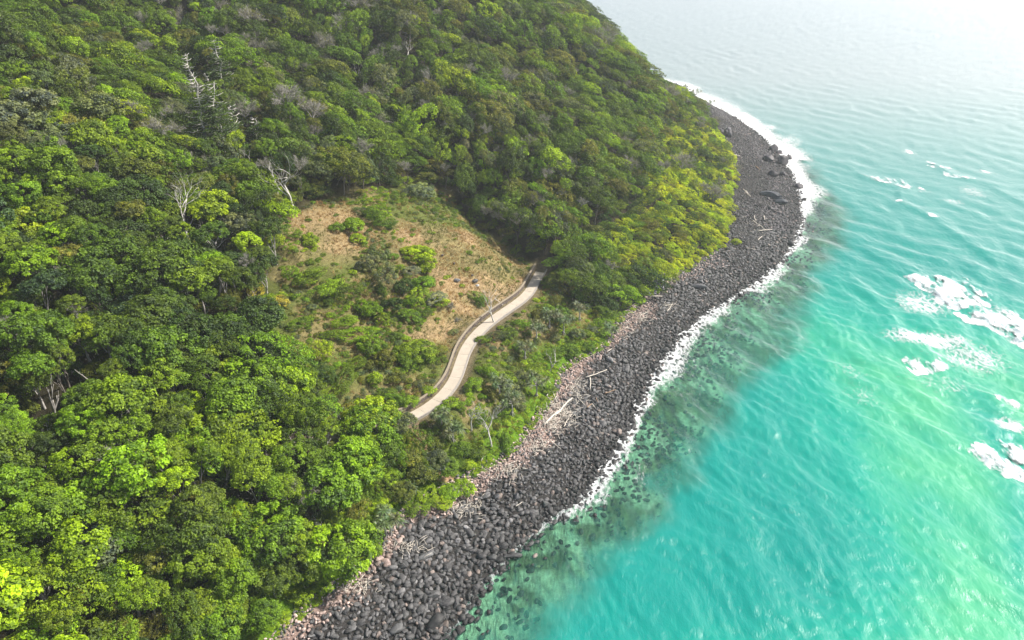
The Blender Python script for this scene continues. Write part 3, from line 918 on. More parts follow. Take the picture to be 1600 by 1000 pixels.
big_rock(1204, 308, 27, 'Great flat blue-black rock lying across the stones', HB[1], (1.3, .7, .55), -.5, .3, (.05, .055, .065))
big_rock(1218, 318, 20, 'Low blue-black rock butting against the great flat rock', HB[0], (1.2, .7, .5), -.4, .3, (.05, .055, .065))
big_rock(1137, 213, 20, 'Tall dark rock against the shrubs near the point', HB[2], (.9, .9, 1.2), .9, .4, (.06, .055, .065))
big_rock(1127, 208, 10, 'Narrow dark rock leaning behind the tall one near the point', HB[3], (.8, .8, 1.3), .2, .4, (.06, .055, .065))
big_rock(886, 812, 12, 'Lone upright grey block standing in shallow water', R_BLOCK[0], (.8, .7, 1.5), .4, .3, (.06, .06, .06))
big_rock(852, 790, 15, 'Pale squared boulder tilted at the water edge', R_BLOCK[1], (.75, .7, 1.3), .5, .4, (.12, .12, .115))
big_rock(800, 871, 26, 'Long fallen stone column lying across the waterline', R_BLOCK[2], (1.3, .5, .5), .15, .3, (.06, .06, .06))
big_rock(770, 873, 15, 'Dark round boulder beside the fallen stone column', R_ROUND[6], (1, 1, 1), .15, .3, (.05, .05, .05))
big_rock(665, 872, 21, 'Long smooth boulder with pale top on pink gravel', R_ROUND[7], (1.3, .7, .8), .5, .35, (.12, .12, .12))
big_rock(776, 778, 15, 'Dark boulder with split face beside pink gravel', R_BLOCK[3], (1, 1, 1), .5, .35, (.06, .06, .065))
big_rock(808, 777, 14, 'Twin of the split-faced boulder, farther along the gravel', R_BLOCK[4], (1, 1, 1), 1.5, .35, (.07, .07, .075))
big_rock(840, 886, 8, 'Yellowish weed-covered stone alone in pale shallows', R_ROUND[5], (1.3, 1, .7), 0, .3, (.22, .19, .09))
big_rock(620, 985, 22, 'Large grey boulder in the near corner of the beach', R_ROUND[6], (1.1, .9, .8), .7, .3, (.08, .08, .08))
big_rock(1091, 450, 18, 'Smooth horizontal boulder longest on the bend', R_ROUND[8], (1.4, .6, .7), -.1, .3, (.08, .08, .085))
big_rock(574, 823, 12, 'Square brown-topped block in green ground cover', R_BLOCK[5], (.8, .8, 1.2), .2, .5, (.17, .14, .12))
big_rock(714, 440, 12, 'Pale streaked stone pile uphill in dry grass', R_BLOCK[0], (1, .8, .8), .2, .4, (.16, .16, .16))
big_rock(742, 441, 11, 'Dark split stone in dry grass beside the white one', R_BLOCK[2], (1, .9, 1), .9, .4, (.09, .09, .09))
big_rock(746, 447, 7, 'Small nearly white stone in dry grass', R_BLOCK[4], (1, .8, .8), .5, .4, (.5, .5, .5))
big_rock(738, 431, 6, 'Small dark stone above the split one in dry grass', R_BLOCK[1], (1, .8, .8), .5, .4, (.07, .06, .06))
big_rock(691, 400, 7, 'Topmost dark stone in the dry grass', R_BLOCK[3], (1, .8, .8), .5, .4, (.07, .06, .06))
big_rock(710, 412, 6, 'Low dark stone below the topmost in dry grass', R_BLOCK[5], (1, .8, .6), 1.5, .3, (.07, .06, .06))

# jagged pale-edged outcrop where the forest meets the bend
oc_items, oc_looks = [], []
for q in range(46):
    u, v = 985 + rng.random() * 58, 428 + rng.random() * 40
    if v > 470 - abs(u - 1008) * .5: continue
    sz = rng.uniform(5, 11)
    shade = ['pale lilac-grey', 'slate grey', 'charcoal'][int(rng.integers(0, 3))]
    oc_items.append((u, v, sz, shade)); oc_looks.append((u, v, 'Jagged ' + shade))
for (u, v, sz, shade), lb in zip(oc_items, describe(oc_looks, [((990, 432), 'the outcrop crest'), ((1035, 430), 'the shrub overhang'), ((1000, 462), 'the outcrop foot'), ((1040, 462), 'the bend')], 'slab')):
    x, y = ground(u, v); _, _, dep = to_pix(x, y, 5)
    R_ = sz / 2 * float(dep) / FPX
    o = link('rock_slab', R_BLOCK[int(rng.integers(0, 6))], None, (x, y, float(Z(x, y)) + R_ * .5), tuple(rng.uniform(-.9, .9, 3)))
    o.scale = (R_, R_ * .7, R_ * 1.2)
    o['tint'] = {'pale lilac-grey': [.33, .31, .35], 'slate grey': [.14, .14, .16], 'charcoal': [.06, .06, .065]}[shade]
    tag(o, lb, 'rock', 'jagged slabs of the outcrop')

# ------------------------------------------------------------------ the walkway
M_CONC = plain('pale_concrete', (.46, .40, .32), .10, .8, .9)
M_STONE = plain('wall_stone', (.13, .105, .09), .5, 4, .95, .4)
M_COPE = plain('coping_concrete', (.30, .25, .18), .2, 3, .9)
def strip(o0, o1, z0, z1, i0, i1):
    """box section swept along the walkway between offsets o0..o1 (uphill positive) and heights z0..z1 over it"""
    V, F = [], []
    for i_ in range(i0, i1 + 1):
        for (o_, z_) in ((o0, z0), (o1, z0), (o1, z1), (o0, z1)):
            V.append((PX[i_] + NX[i_] * o_, PY[i_] + NY[i_] * o_, PZ[i_] + z_))
    n_ = i1 - i0 + 1
    for k_ in range(n_ - 1):
        for q in range(4):
            a, b = k_ * 4 + q, k_ * 4 + (q + 1) % 4
            F.append((a, b, b + 4, a + 4))
    F += [(3, 2, 1, 0), tuple((n_ - 1) * 4 + q for q in range(4))]
    return V, F
wk = bpy.data.objects.new('walkway', None); COL.objects.link(wk)
tag(wk, kind='structure')
wk.location = (PX[0], PY[0], PZ[0])
bpy.context.view_layer.update()
def rel(V): return [(a - PX[0], b - PY[0], c - PZ[0]) for a, b, c in V]
for i_ in range(2, N_P - 7, 6):
    V, F = strip(-.86, .92, -.25, .05 + .004 * (i_ % 4), i_, i_ + 6)
    V = np.array(rel(V)); V[-4:, :] += (V[-8:-4, :] - V[-4:, :]) * .05
    link('concrete_slab', mesh_np('concrete_slab', V, F, [M_CONC]), wk)
V, F = strip(-1.0, -.87, -.6, .13, 2, N_P - 3)
kb = link('edge_kerb', mesh_np('edge_kerb', rel(V), F, [plain('kerb', (.34, .31, .28), .2, 3)]), wk)

wl = bpy.data.objects.new('retaining_wall', None); COL.objects.link(wl); wl.location = wk.location
tag(wl, 'low dry stone retaining wall with pale coping along the uphill edge of the walkway', 'wall')
V, F = strip(1.36, 1.62, -.5, .90, 2, N_P - 3)
link('wall_core', mesh_np('wall_core', rel(V), F, [plain('wall_mortar', (.07, .055, .05), .3, 4)]), wl)
V, F = strip(1.26, 1.60, .90, .98, 2, N_P - 3)
link('coping', mesh_np('coping', rel(V), F, [M_COPE]), wl)
SVs, SFs = [], []
for course in range(4):
    t_ = 0.3 * (course % 2)
    while t_ < (N_P - 6) * .5 - 1:
        L_ = rng.uniform(.28, .6); hh = .205
        ii_ = 2 + t_ / .5
        i0_ = int(ii_); 
        cx, cy_, cz = [np.interp(ii_ + L_, np.arange(N_P), arr) for arr in (PX, PY, PZ)]
        nx_, ny_ = NX[i0_], NY[i0_]; tx_, ty_ = TX[i0_], TY[i0_]
        dep_ = rng.uniform(.02, .09); z0_ = .05 + course * .215
        b0 = len(SVs)
        for sx in (-1, 1):
            for so in (0, 1):
                for sz in (0, 1):
                    a_ = sx * (L_ / 2 - .015) * rng.uniform(.9, 1.0); o_ = (1.36 - dep_) if so == 0 else 1.42
                    SVs.append((cx + tx_ * a_ + nx_ * o_, cy_ + ty_ * a_ + ny_ * o_, cz + z0_ + sz * (hh - .01) * rng.uniform(.9, 1)))
        for f in ((0, 1, 3, 2), (4, 6, 7, 5), (0, 4, 5, 1), (2, 3, 7, 6), (1, 5, 7, 3), (0, 2, 6, 4)):
            SFs.append(tuple(b0 + q for q in f))
        t_ += L_
so = link('wall_stone', mesh_np('wall_stone', rel(SVs), SFs, [M_STONE]), wl); so['kind'] = 'stuff'

# ------------------------------------------------------------------ wood: trunks, dead trees, driftwood
def tube(V, F, P, R_, sides=5):
    P = [Vector(p) for p in P]
    rings = []
    for i_, p in enumerate(P):
        d = (P[min(i_ + 1, len(P) - 1)] - P[max(i_ - 1, 0)])
        if d.length < 1e-6: d = Vector((0, 0, 1))
        d.normalize()
        s = d.cross(Vector((0, 0, 1)) if abs(d.z) < .9 else Vector((1, 0, 0))).normalized(); t_ = d.cross(s)
        b = len(V); rings.append(b)
        for k_ in range(sides):
            a_ = 2 * math.pi * k_ / sides
            q = p + (s * math.cos(a_) + t_ * math.sin(a_)) * R_[i_]
            V.append((q.x, q.y, q.z))
    for a_, b in zip(rings[:-1], rings[1:]):
        for k_ in range(sides):
            F.append((a_ + k_, a_ + (k_ + 1) % sides, b + (k_ + 1) % sides, b + k_))
    F.append(tuple(rings[-1] + k_ for k_ in range(sides)))
    F.append(tuple(rings[0] + k_ for k_ in reversed(range(sides))))

def limbs(V, F, p, d, L, r, depth, rd, bend=.35, kids=3, up=.25, tips=None, ratio=.68, sides=5):
    P, Rr, q, dd = [p.copy()], [r], p.copy(), d.copy()
    n_ = 4
    for k_ in range(n_):
        dd = (dd + Vector((rd.gauss(0, bend), rd.gauss(0, bend), rd.gauss(0, bend) * .6 + up * .3)) * .5).normalized()
        q = q + dd * L / n_
        P.append(q.copy()); Rr.append(r * (1 - .45 * (k_ + 1) / n_))
    tube(V, F, P, Rr, sides)
    if tips is not None and depth <= 1: tips.append(q.copy())
    if depth > 0:
        for k_ in range(kids):
            i_ = rd.choice([2, 3, 4]) if k_ else 4
            ax = Vector((rd.gauss(0, 1), rd.gauss(0, 1), rd.gauss(0, .6))).normalized()
            nd = (dd + ax * rd.uniform(.5, .95) + Vector((0, 0, up))).normalized()
            limbs(V, F, P[i_], nd, L * ratio * rd.uniform(.75, 1.15), Rr[i_] * .72, depth - 1, rd, bend, kids, up, tips, ratio, max(3, sides - 1))

def tree_wood(name, seed, H, r, mat, depth=3, kids=3, lean=(0, 0), bend=.35, up=.3, stem=.35, ratio=.68):
    rd = random.Random(seed); V, F = [], []
    limbs(V, F, Vector((0, 0, -.4)), Vector((lean[0], lean[1], 1)).normalized(), H * stem, r, depth, rd, bend, kids, up, None, ratio)
    return mesh_np(name, V, F, [mat], True)

def leaf_cloud(P, Nn, size, seed, fold=.25, aspect=.62):
    """rhombic folded leaves (or leaf tufts) at P facing Nn; returns verts, faces"""
    r_ = np.random.default_rng(seed)
    n = len(P)
    Nn = Nn / (np.linalg.norm(Nn, axis=1, keepdims=True) + 1e-9)
    t_ = r_.normal(size=(n, 3)); t_ -= (t_ * Nn).sum(1, keepdims=True) * Nn
    t_ /= np.linalg.norm(t_, axis=1, keepdims=True) + 1e-9
    b_ = np.cross(Nn, t_)
    s = size * r_.uniform(.65, 1.35, n)[:, None]
    a = P - t_ * s * .5
    c = P + t_ * s * .5
    l = P - b_ * s * aspect * .5 + Nn * s * fold * .5
    r2 = P + b_ * s * aspect * .5 + Nn * s * fold * .5
    V = np.stack([a, l, c, r2], 1).reshape(-1, 3)
    i = np.arange(n) * 4
    F = np.concatenate([np.stack([i, i + 1, i + 2], 1), np.stack([i, i + 2, i + 3], 1)])
    return V, F

def crown(name, seed, R=3.0, flat=.62, clumps=70, rc=.62, per=46, leaf=.26, low=-.25, lump=.22, stretch=1.0, rosette=False, streak=1.0):
    """a crown of leaf clumps spread over a lumpy dome, gaps between them"""
    r_ = np.random.default_rng(seed)
    d = r_.normal(size=(clumps * 4, 3)); d /= np.linalg.norm(d, axis=1, keepdims=True)
    d = d[d[:, 2] > low]
    # spread the clumps evenly
    keep = [0]
    md = 1.55 / math.sqrt(clumps)
    for i in range(1, len(d)):
        if len(keep) >= clumps: break
        if np.min(np.linalg.norm(d[keep] - d[i], axis=1)) > md: keep.append(i)
    d = d[keep]
    lobes = r_.normal(size=(7, 3)); lobes /= np.linalg.norm(lobes, axis=1, keepdims=True)
    la = r_.uniform(-lump, lump, 7)
    rad = 1 + (np.clip(d @ lobes.T, 0, 1) ** 3 * la[None]).sum(1)
    C = d * rad[:, None] * r_.uniform(.84, 1.06, len(d))[:, None] * np.array([R * stretch, R, R * flat])
    rcl = rc * r_.uniform(.65, 1.35, len(C))
    Ps, Ns, Vv = [], [], []
    for c, rr, dd in zip(C, rcl, d):
        m = int(per * (rr / rc) ** 1.6)
        n_ = r_.normal(size=(m, 3)); n_ /= np.linalg.norm(n_, axis=1, keepdims=True)
        n_[:, 2] = np.where(n_[:, 2] < -.35, -n_[:, 2], n_[:, 2])
        p = c + n_ * rr * r_.uniform(.55, 1.08, (m, 1)) * np.array([streak, 1 / streak ** .4, .8])
        nn = n_ * .8 + dd * .3 + np.array([0, 0, .55]) + r_.normal(size=(m, 3)) * .45
        Ps.append(p); Ns.append(nn)
        cv = r_.uniform(.05, .95)
        Vv.append(np.clip(cv + r_.normal(0, .2, m), 0, 1))
    P, Nn, vv = np.concatenate(Ps), np.concatenate(Ns), np.concatenate(Vv)
    V, F = leaf_cloud(P, Nn, leaf, seed + 1, .35, .8 if rosette else .6)
    V[:, 2] += R * flat * .5
    me = mesh_np(name, V, F, [M_LEAF], False, {'v': np.repeat(vv, 4)})
    return me

def twiggy(name, seed, R=2.6, n=1500, leaves=500):
    """bare grey crown: rising twigs with a few leaves left"""
    r_ = np.random.default_rng(seed)
    V, F, mats = [], [], []
    rd = random.Random(seed)
    TV, TF = [], []
    tips = []
    for k_ in range(7):
        a_ = k_ * .9 + rd.random()
        limbs(TV, TF, Vector((0, 0, -.6)), Vector((math.cos(a_) * .8, math.sin(a_) * .8, .9)).normalized(), R * .62, .085, 2, rd, .3, 3, .25, tips, .7, 4)
    tips = np.array([tuple(t) for t in tips])
    base = tips[r_.integers(0, len(tips), n)] * r_.uniform(.55, 1.0, (n, 1))
    d = base.copy(); d[:, 2] = np.abs(d[:, 2]) * .6 + .3
    d = d / np.linalg.norm(d, axis=1, keepdims=True) + r_.normal(size=(n, 3)) * .5
    d /= np.linalg.norm(d, axis=1, keepdims=True)
    L = r_.uniform(.35, .95, (n, 1)) * R / 2.6
    s = np.cross(d, r_.normal(size=(n, 3))); s /= np.linalg.norm(s, axis=1, keepdims=True)
    w_ = .022
    A = np.stack([base - s * w_, base + s * w_, base + d * L], 1).reshape(-1, 3)
    i = np.arange(n) * 3
    FT = np.stack([i, i + 1, i + 2], 1)
    lp = tips[r_.integers(0, len(tips), leaves)] + r_.normal(size=(leaves, 3)) * .35
    LV, LF = leaf_cloud(lp, r_.normal(size=(leaves, 3)) + np.array([0, 0, 1]), .2, seed)
    nt = len(TV)
    allV = np.concatenate([np.array(TV), A, LV])
    faces = [tuple(f) for f in TF] + [tuple(f + nt) for f in FT] + [tuple(f + nt + len(A)) for f in LF]
    me = mesh_np(name, allV, faces, [M_TWIG, M_LEAF], False, {'v': np.concatenate([np.zeros(nt + len(A)), r_.random(len(LV))])})
    mi = np.zeros(len(faces), np.int32); mi[len(TF) + len(FT):] = 1
    me.polygons.foreach_set('material_index', mi)
    return me

# crown shapes: broad big-leaved dome trees, wind-pruned hill trees, low shrubs
C_BROAD = [crown('crown', 10 + i, 2.8, .66, 62, .58, 74, .28, -.3, .55, 1, True) for i in range(6)]
C_WIND = [crown('crown', 30 + i, 1.75, .78, 44, .50, 38, .31, -.45, .6, 1.8, False, 1.7) for i in range(6)]
C_FINE = [crown('crown', 50 + i, 2.2, .72, 74, .42, 32, .26, -.4, .5, 1.35, False, 1.7) for i in range(4)]
C_SHRUB = [crown('foliage', 70 + i, 1.4, .60, 34, .42, 42, .20, -.1, .35, 1.1, True) for i in range(5)]
C_TWIG = [twiggy('twigs', 90 + i) for i in range(4)]
T_BROAD = [tree_wood('trunk', 110 + i, 4.8, .17, M_TWIG, 2, 3, (random.uniform(-.2, .2), random.uniform(-.2, .2)), .25, .3, .42) for i in range(4)]
T_WIND = [tree_wood('trunk', 120 + i, 4.0, .14, M_BARK, 2, 3, (.25, 0), .25, .3, .42) for i in range(3)]
T_SHRUB = [tree_wood('stem', 130 + i, 1.2, .06, M_BARK, 1, 4, (0, 0), .3, .3, .35) for i in range(2)]

PAL = {'bright green': (.185, .275, .003), 'leaf green': (.145, .220, .004), 'mid green': (.098, .152, .006), 'dark green': (.050, .086, .008), 'olive green': (.155, .165, .020),
       'grey-green': (.135, .160, .072), 'yellow-green': (.26, .350, .003), 'golden': (.36, .32, .05), 'silvery': (.24, .27, .19), 'bare grey': (.15, .16, .085), 'blue-green': (.060, .110, .036)}
PN = list(PAL)
def pick_pal(x, y, u, v, r_):
    """foliage colour by where on the headland the plant grows"""
    salt = inside(np.array([x]), np.array([y]), SALT)[0]
    n1 = float(fbm(np.array([x]), np.array([y]), 16, 3, 201)[0]); n2 = float(fbm(np.array([x]), np.array([y]), 7, 2, 202)[0])
    k_ = r_.random()
    if salt: w_ = {'yellow-green': .86, 'bright green': .05, 'olive green': .08, 'bare grey': .03}
    elif v > 560 and u < 520: w_ = {'bright green': .27, 'leaf green': .28, 'mid green': .22, 'yellow-green': .05, 'olive green': .06, 'bare grey': .04, 'dark green': .08}
    elif v > 330 and u < 430: w_ = {'leaf green': .20, 'mid green': .30, 'dark green': .22, 'bright green': .08, 'olive green': .09, 'blue-green': .05, 'bare grey': .09, 'yellow-green': .05}
    elif v < 330 and u < 620: w_ = {'leaf green': .20, 'mid green': .24, 'dark green': .10, 'olive green': .13, 'grey-green': .11, 'bright green': .09, 'bare grey': .15, 'yellow-green': .06}
    elif u > 600: w_ = {'leaf green': .22, 'mid green': .20, 'olive green': .16, 'grey-green': .12, 'bright green': .10, 'bare grey': .15, 'yellow-green': .10, 'dark green': .03}
    else: w_ = {'leaf green': .22, 'bright green': .22, 'mid green': .16, 'olive green': .12, 'yellow-green': .12, 'grey-green': .08, 'bare grey': .06, 'golden': .02}
    w_ = dict(w_)
    for key in w_:
        if key in ('bright green', 'yellow-green', 'leaf green'): w_[key] *= .45 + 2.2 * max(0, n1 - .25)
        if key in ('dark green', 'mid green', 'blue-green'): w_[key] *= .45 + 2.2 * max(0, .75 - n1)
        if key in ('bare grey', 'grey-green', 'olive green'): w_[key] *= .3 + 3.0 * max(0, n2 - .35)
    tot = sum(w_.values()); k_ *= tot
    for key, p_ in w_.items():
        k_ -= p_
        if k_ <= 0: return key
    return 'mid green'

def tinted(key, r_):
    c = np.array(PAL[key]) * r_.uniform(.82, 1.2)
    return [float(q) for q in c * np.array([r_.uniform(.84, 1.10), 1, r_.uniform(.8, 1.2)])]

def place_tree(kind, cat, x, y, z, rz, tilt, s, hz, crown_me, trunk_me, tint, label, group, crown_name='crown', trunk_name='trunk', cr_scale=(1, 1, 1)):
    root = bpy.data.objects.new(kind, None); COL.objects.link(root)
    root.location = (x, y, z); root.rotation_euler = (0, 0, rz)
    root.empty_display_size = .5
    c = link(crown_name, crown_me, root, (0, 0, hz), (0, tilt, 0)); c.scale = (s * cr_scale[0], s * cr_scale[1], s * cr_scale[2])
    c['tint'] = tint
    if trunk_me is not None:
        t_ = link(trunk_name, trunk_me, root); q = max(.3, (hz + .9 * s) / 3.6); t_.scale = (min(q, 1.2), min(q, 1.2), q) 
    tag(root, label, cat, group)
    return root

# standing things that have a place of their own in the forest (pixel of the foot, clear radius)
FEAT = []
def feat(u, v, r_, lift=0.0):
    x, y = ground(u, v, lift); FEAT.append((x, y, r_)); return x, y
DEAD = [  # foot (u, v), height px, lean (x, y), seed, depth, label
    (303, 392, 92, (-.25, .1), 3, 4, 'Big spreading dead tree, bone-white forked limbs above dark canopy'),
    (335, 405, 52, (-.15, .1), 8, 4, 'Smaller dead white tree just seaward of the big spreading one'),
    (268, 386, 40, (-.6, .2), 14, 3, 'Low dead tree with one arching limb beside the big spreading one'),
    (160, 607, 56, (-.12, 0), 5, 1, 'Leaning white snag rising from a dark gap'),
    (462, 332, 84, (-.18, .1), 6, 3, 'Crooked dead tree with long pale trunk above the clearing'),
    (437, 325, 60, (-.1, 0), 9, 3, 'Thin dead tree beside the crooked one above the clearing'),
    (508, 832, 40, (.05, 0), 11, 3, 'White forked tree under grey canopy near the beach'),
    (594, 672, 56, (.0, 0), 12, 2, 'Bleached forked tree standing before the walkway bend'),
    (773, 507, 56, (-.2, .1), 13, 3, 'Bare grey tree leaning across the walkway'),
    (737, 672, 56, (-.05, 0), 15, 3, 'Dead pandanus-like stump with white forked top below the walkway'),
    (768, 700, 60, (.1, 0), 16, 4, 'Tangle of curling bleached branches just above the beach'),
    (92, 690, 44, (-.2, 0), 17, 2, 'Pale crooked branch sticking from a dark hollow'),
    (395, 290, 50, (0, 0), 18, 3, 'Thin dead trunk seaward of the bare pines'),
    (545, 668, 44, (-.1, 0), 19, 3, 'Pale-trunked small tree leaning over the wall end'),
    (310, 225, 46, (0, 0), 21, 3, 'Short dead trunk at the foot of the bare pines'),
    (560, 140, 40, (-.3, 0), 22, 3, 'Grey dead limbs beside the big gully'),
    (160, 120, 40, (-.3, 0), 23, 3, 'Grey dead limbs high on the forest slope'),
    (640, 100, 36, (-.3, 0), 24, 3, 'Small dead fork on the spur beyond the gully'),
    (720, 778, 22, (-.5, 0), 25, 3, 'Low bleached branches in green scrub by the dirt track end'),
    (858, 580, 34, (.3, 0), 26, 3, 'Arching grey trunk at the beach edge near the driftwood'),
]
DEAD_AT = [feat(d[0], d[1], 4.8 if d[5] == 4 else 1.6 if d[0] in (594, 545) else 3.2) for d in DEAD]
PINES = [(331, 262, 108, 'Tallest bare pine, white upper trunk over dark tiers'), (356, 262, 98, 'Second bare pine, twin of the tallest, a little seaward'),
         (306, 158, 52, 'Short pine with upswept bare arms, uphill of the tallest'), (352, 150, 62, 'Pine with thin crown farthest uphill of the group'),
         (374, 236, 52, 'Slender young pine seaward of the twins'), (335, 168, 40, 'Thin bare pole of a pine between the uphill pair'), (405, 235, 40, 'Small dark-tiered pine at the seaward end of the group')]
PINE_AT = [feat(p[0], p[1], 4.2) for p in PINES]

def forest():
    r_ = np.random.default_rng(77)
    x, y = jitter_pts(-215, 110, -12, 345, 2.8, .45)
    dv = bil(D_VG, x, y)
    salt = inside(x, y, SALT)
    clear = inside(x, y, CLEAR) | inside(x, y, LOWV)
    dpath, apath = seg_dist(x, y, PLINE)
    ok = (dv > 1.2) & ~clear & ~salt & (dpath > np.where(apath < 17, .7, 2.6))
    lowfront = inside(x, y, FRONT)
    x, y = x[ok], y[ok]
    ok = np.ones(len(x), bool)
    for fx, fy, fr in FEAT: ok &= np.hypot(x - fx, y - fy) > fr
    x, y = x[ok], y[ok]
    sx, sy = jitter_pts(10, 100, 90, 300, 1.9, .42)
    dvs = bil(D_VG, sx, sy)
    oks = (dvs > .2) & inside(sx, sy, SALT)
    x, y = np.concatenate([x, sx[oks]]), np.concatenate([y, sy[oks]])
    dv = bil(D_VG, x, y)
    z = Z(x, y)
    ok = in_view(x, y, z + 4, 260) & shown(x, y, z, 6.0)
    x, y, z, dv = x[ok], y[ok], z[ok], dv[ok]
    n = len(x)
    u, v, dep = to_pix(x, y, z + 3.5)
    gxs, gys = slope(x, y); sl = np.arctan(np.hypot(gxs, gys)); down = np.arctan2(-gys, -gxs)
    salt = inside(x, y, SALT)
    front = inside(x, y, FRONT)
    near = smooth(118, 92, y + .25 * x + .3 * np.abs(x + 20) * 0)
    typ, keys, tints, S, H, RZ, TI, MESH = [], [], [], [], [], [], [], []
    for i in range(n):
        key = pick_pal(x[i], y[i], u[i], v[i], r_)
        sz = (.86 - .12 * (y[i] > 140)) * r_.uniform(.62, 1.05) if r_.random() < .8 else r_.uniform(1.05, 1.4)
        broad = r_.random() < near[i] * .85 and not salt[i]
        if key == 'bare grey' and r_.random() < .8: ty = 'twig'
        elif salt[i]: ty = 'salt'
        elif broad: ty = 'broad'
        else: ty = 'wind'
        edge = smooth(1, 14, dv[i])
        h = (1.2 + 3.2 * edge) * r_.uniform(.55, 1.5) * (1 - .45 * (y[i] > 235))
        if ty == 'salt': sz *= .54; h = r_.uniform(.0, .45)
        if front[i]: sz *= .6; h *= .5
        if y[i] > 262 and dv[i] < 24: sz *= .62; h *= .25
        h += 1.8 * (float(fbm(x[i:i + 1], y[i:i + 1], 13, 2, 210)[0]) - .5) * edge * 2
        keys.append(key); typ.append(ty); S.append(sz); H.append(max(h, 0)); tints.append([q * f_ for q, f_ in zip(tinted(key, r_), (1.62, 1.36, 1) if salt[i] and key == 'yellow-green' else (1, 1, 1))])
        if ty in ('wind', 'salt', 'twig'):
            RZ.append(down[i] + r_.normal(0, .3)); TI.append(sl[i] * r_.uniform(.35, .9))
        else:
            RZ.append(r_.uniform(0, 6.28)); TI.append(r_.normal(0, .12))
        MESH.append({'broad': 0, 'wind': 6, 'salt': 12, 'twig': 16}[ty] + int(r_.integers(0, {'broad': 6, 'wind': 6, 'salt': 4, 'twig': 4}[ty])) if r_.random() < .82 or ty in ('twig', 'salt') else 12 + int(r_.integers(0, 4)))
    S, H, RZ, TI, MESH, tints = map(np.array, (S, H, RZ, TI, MESH, tints)); typ = np.array(typ)
    ALLC = C_BROAD + C_WIND + C_FINE + C_TWIG
    u, v, dep = to_pix(x, y, z + H + 1)
    app = S / dep * ((u > -5) & (u < 1605) & (v > -5) & (v < 1010))
    indiv = np.zeros(n, bool)
    first = {}
    for ty, kind, cat, grp, cap, noun in (('broad', 'broadleaf_tree', 'tree', 'broad-leaved trees of the lower forest', 290, 'broad-leaved tree'),
                                          ('wind', 'windswept_tree', 'tree', 'wind-pruned trees on the slope', 290, 'wind-pruned tree'),
                                          ('salt', 'salt_shrub', 'shrub', 'low salt shrubs above the beach', 200, 'low salt shrub'),
                                          ('twig', 'leafless_tree', 'tree', 'bare twiggy crowns in the forest', 190, 'bare twiggy tree')):
        ids = np.where((typ == ty) & (app > 0))[0]
        ids = ids[np.argsort(-app[ids])][:cap]
        indiv[ids] = True
        look = []
        for i in ids:
            k_ = keys[i].capitalize() if ty != 'twig' else ('Grey-leaved' if keys[i] != 'bare grey' else 'Grey')
            form = ''
            if ty == 'broad': form = ' broad' if False else (' tall' if H[i] > 5.2 else ' small' if S[i] < .72 else '')
            if ty == 'wind': form = ' big' if S[i] > 1.05 else ' small' if S[i] < .72 else ''
            look.append((float(u[i]), float(v[i]), k_ + form))
        labs = describe(look, LAND_FOREST + LAND_HILL, noun)
        for k_, i in enumerate(ids):
            tr = {'broad': T_BROAD, 'wind': T_WIND, 'salt': T_SHRUB, 'twig': T_WIND}[ty]
            cn, tn = ('foliage', 'stem') if ty == 'salt' else (('twigs', 'trunk') if ty == 'twig' else ('crown', 'trunk'))
            o = place_tree(kind, cat, x[i], y[i], z[i], RZ[i], TI[i], S[i], H[i], ALLC[MESH[i]], tr[i % len(tr)], [float(q) for q in tints[i]], labs[k_], grp, cn, tn)
            first.setdefault(int(MESH[i]), o.children[0])
    rest = np.where(~indiv)[0]
    pool = sorted(first)
    mp = np.zeros(len(ALLC), int)
    for i in range(len(ALLC)):
        fam = [0, 1, 2, 3, 4, 5] if i < 6 else list(range(6, 12)) if i < 12 else list(range(12, 16)) if i < 16 else list(range(16, 20))
        c_ = [q for q in fam if q in first] or pool
        mp[i] = pool.index(i if i in first else c_[0])
    o = scatter('forest', [first[q] for q in pool], np.stack([x, y, z + H], 1)[rest], np.stack([0 * RZ, TI, RZ], 1)[rest], np.stack([S, S, S], 1)[rest], mp[MESH[rest]], tints[rest])
    tag(o, 'dense distant canopy of wind-pruned trees covering the upper hillside')
    # understorey between the crowns so that gaps show leaves and shade, not bare soil
    ux, uy = jitter_pts(-215, 105, -12, 345, 3.1, .5)
    d2 = bil(D_VG, ux, uy)
    ok = (d2 > 3) & ~inside(ux, uy, CLEAR) & ~inside(ux, uy, LOWV) & (seg_dist(ux, uy, PLINE)[0] > 3.4)
    ux, uy = ux[ok], uy[ok]; uz = Z(ux, uy)
    ok = in_view(ux, uy, uz, 120) & shown(ux, uy, uz, 4)
    ux, uy, uz = ux[ok], uy[ok], uz[ok]; m_ = len(ux)
    wi = [pool.index(q) for q in pool if 6 <= q < 16]
    tt = np.array([tinted(('dark green', 'mid green', 'olive green', 'leaf green')[int(r_.integers(0, 4))], r_) for _ in range(m_)])
    s2 = r_.uniform(.45, .75, m_)
    o = scatter('undergrowth', [first[q] for q in pool], np.stack([ux, uy, uz + r_.uniform(-.3, 1.4, m_)], 1), np.stack([0 * s2, 0 * s2, r_.uniform(0, 6.28, m_)], 1),
                np.stack([s2, s2, s2], 1), np.array(wi)[r_.integers(0, len(wi), m_)], tt)
    tag(o, 'shaded undergrowth below the tree crowns')
    print('forest', n, 'indiv', indiv.sum(), 'under', m_)
    return first
FIRST = forest()

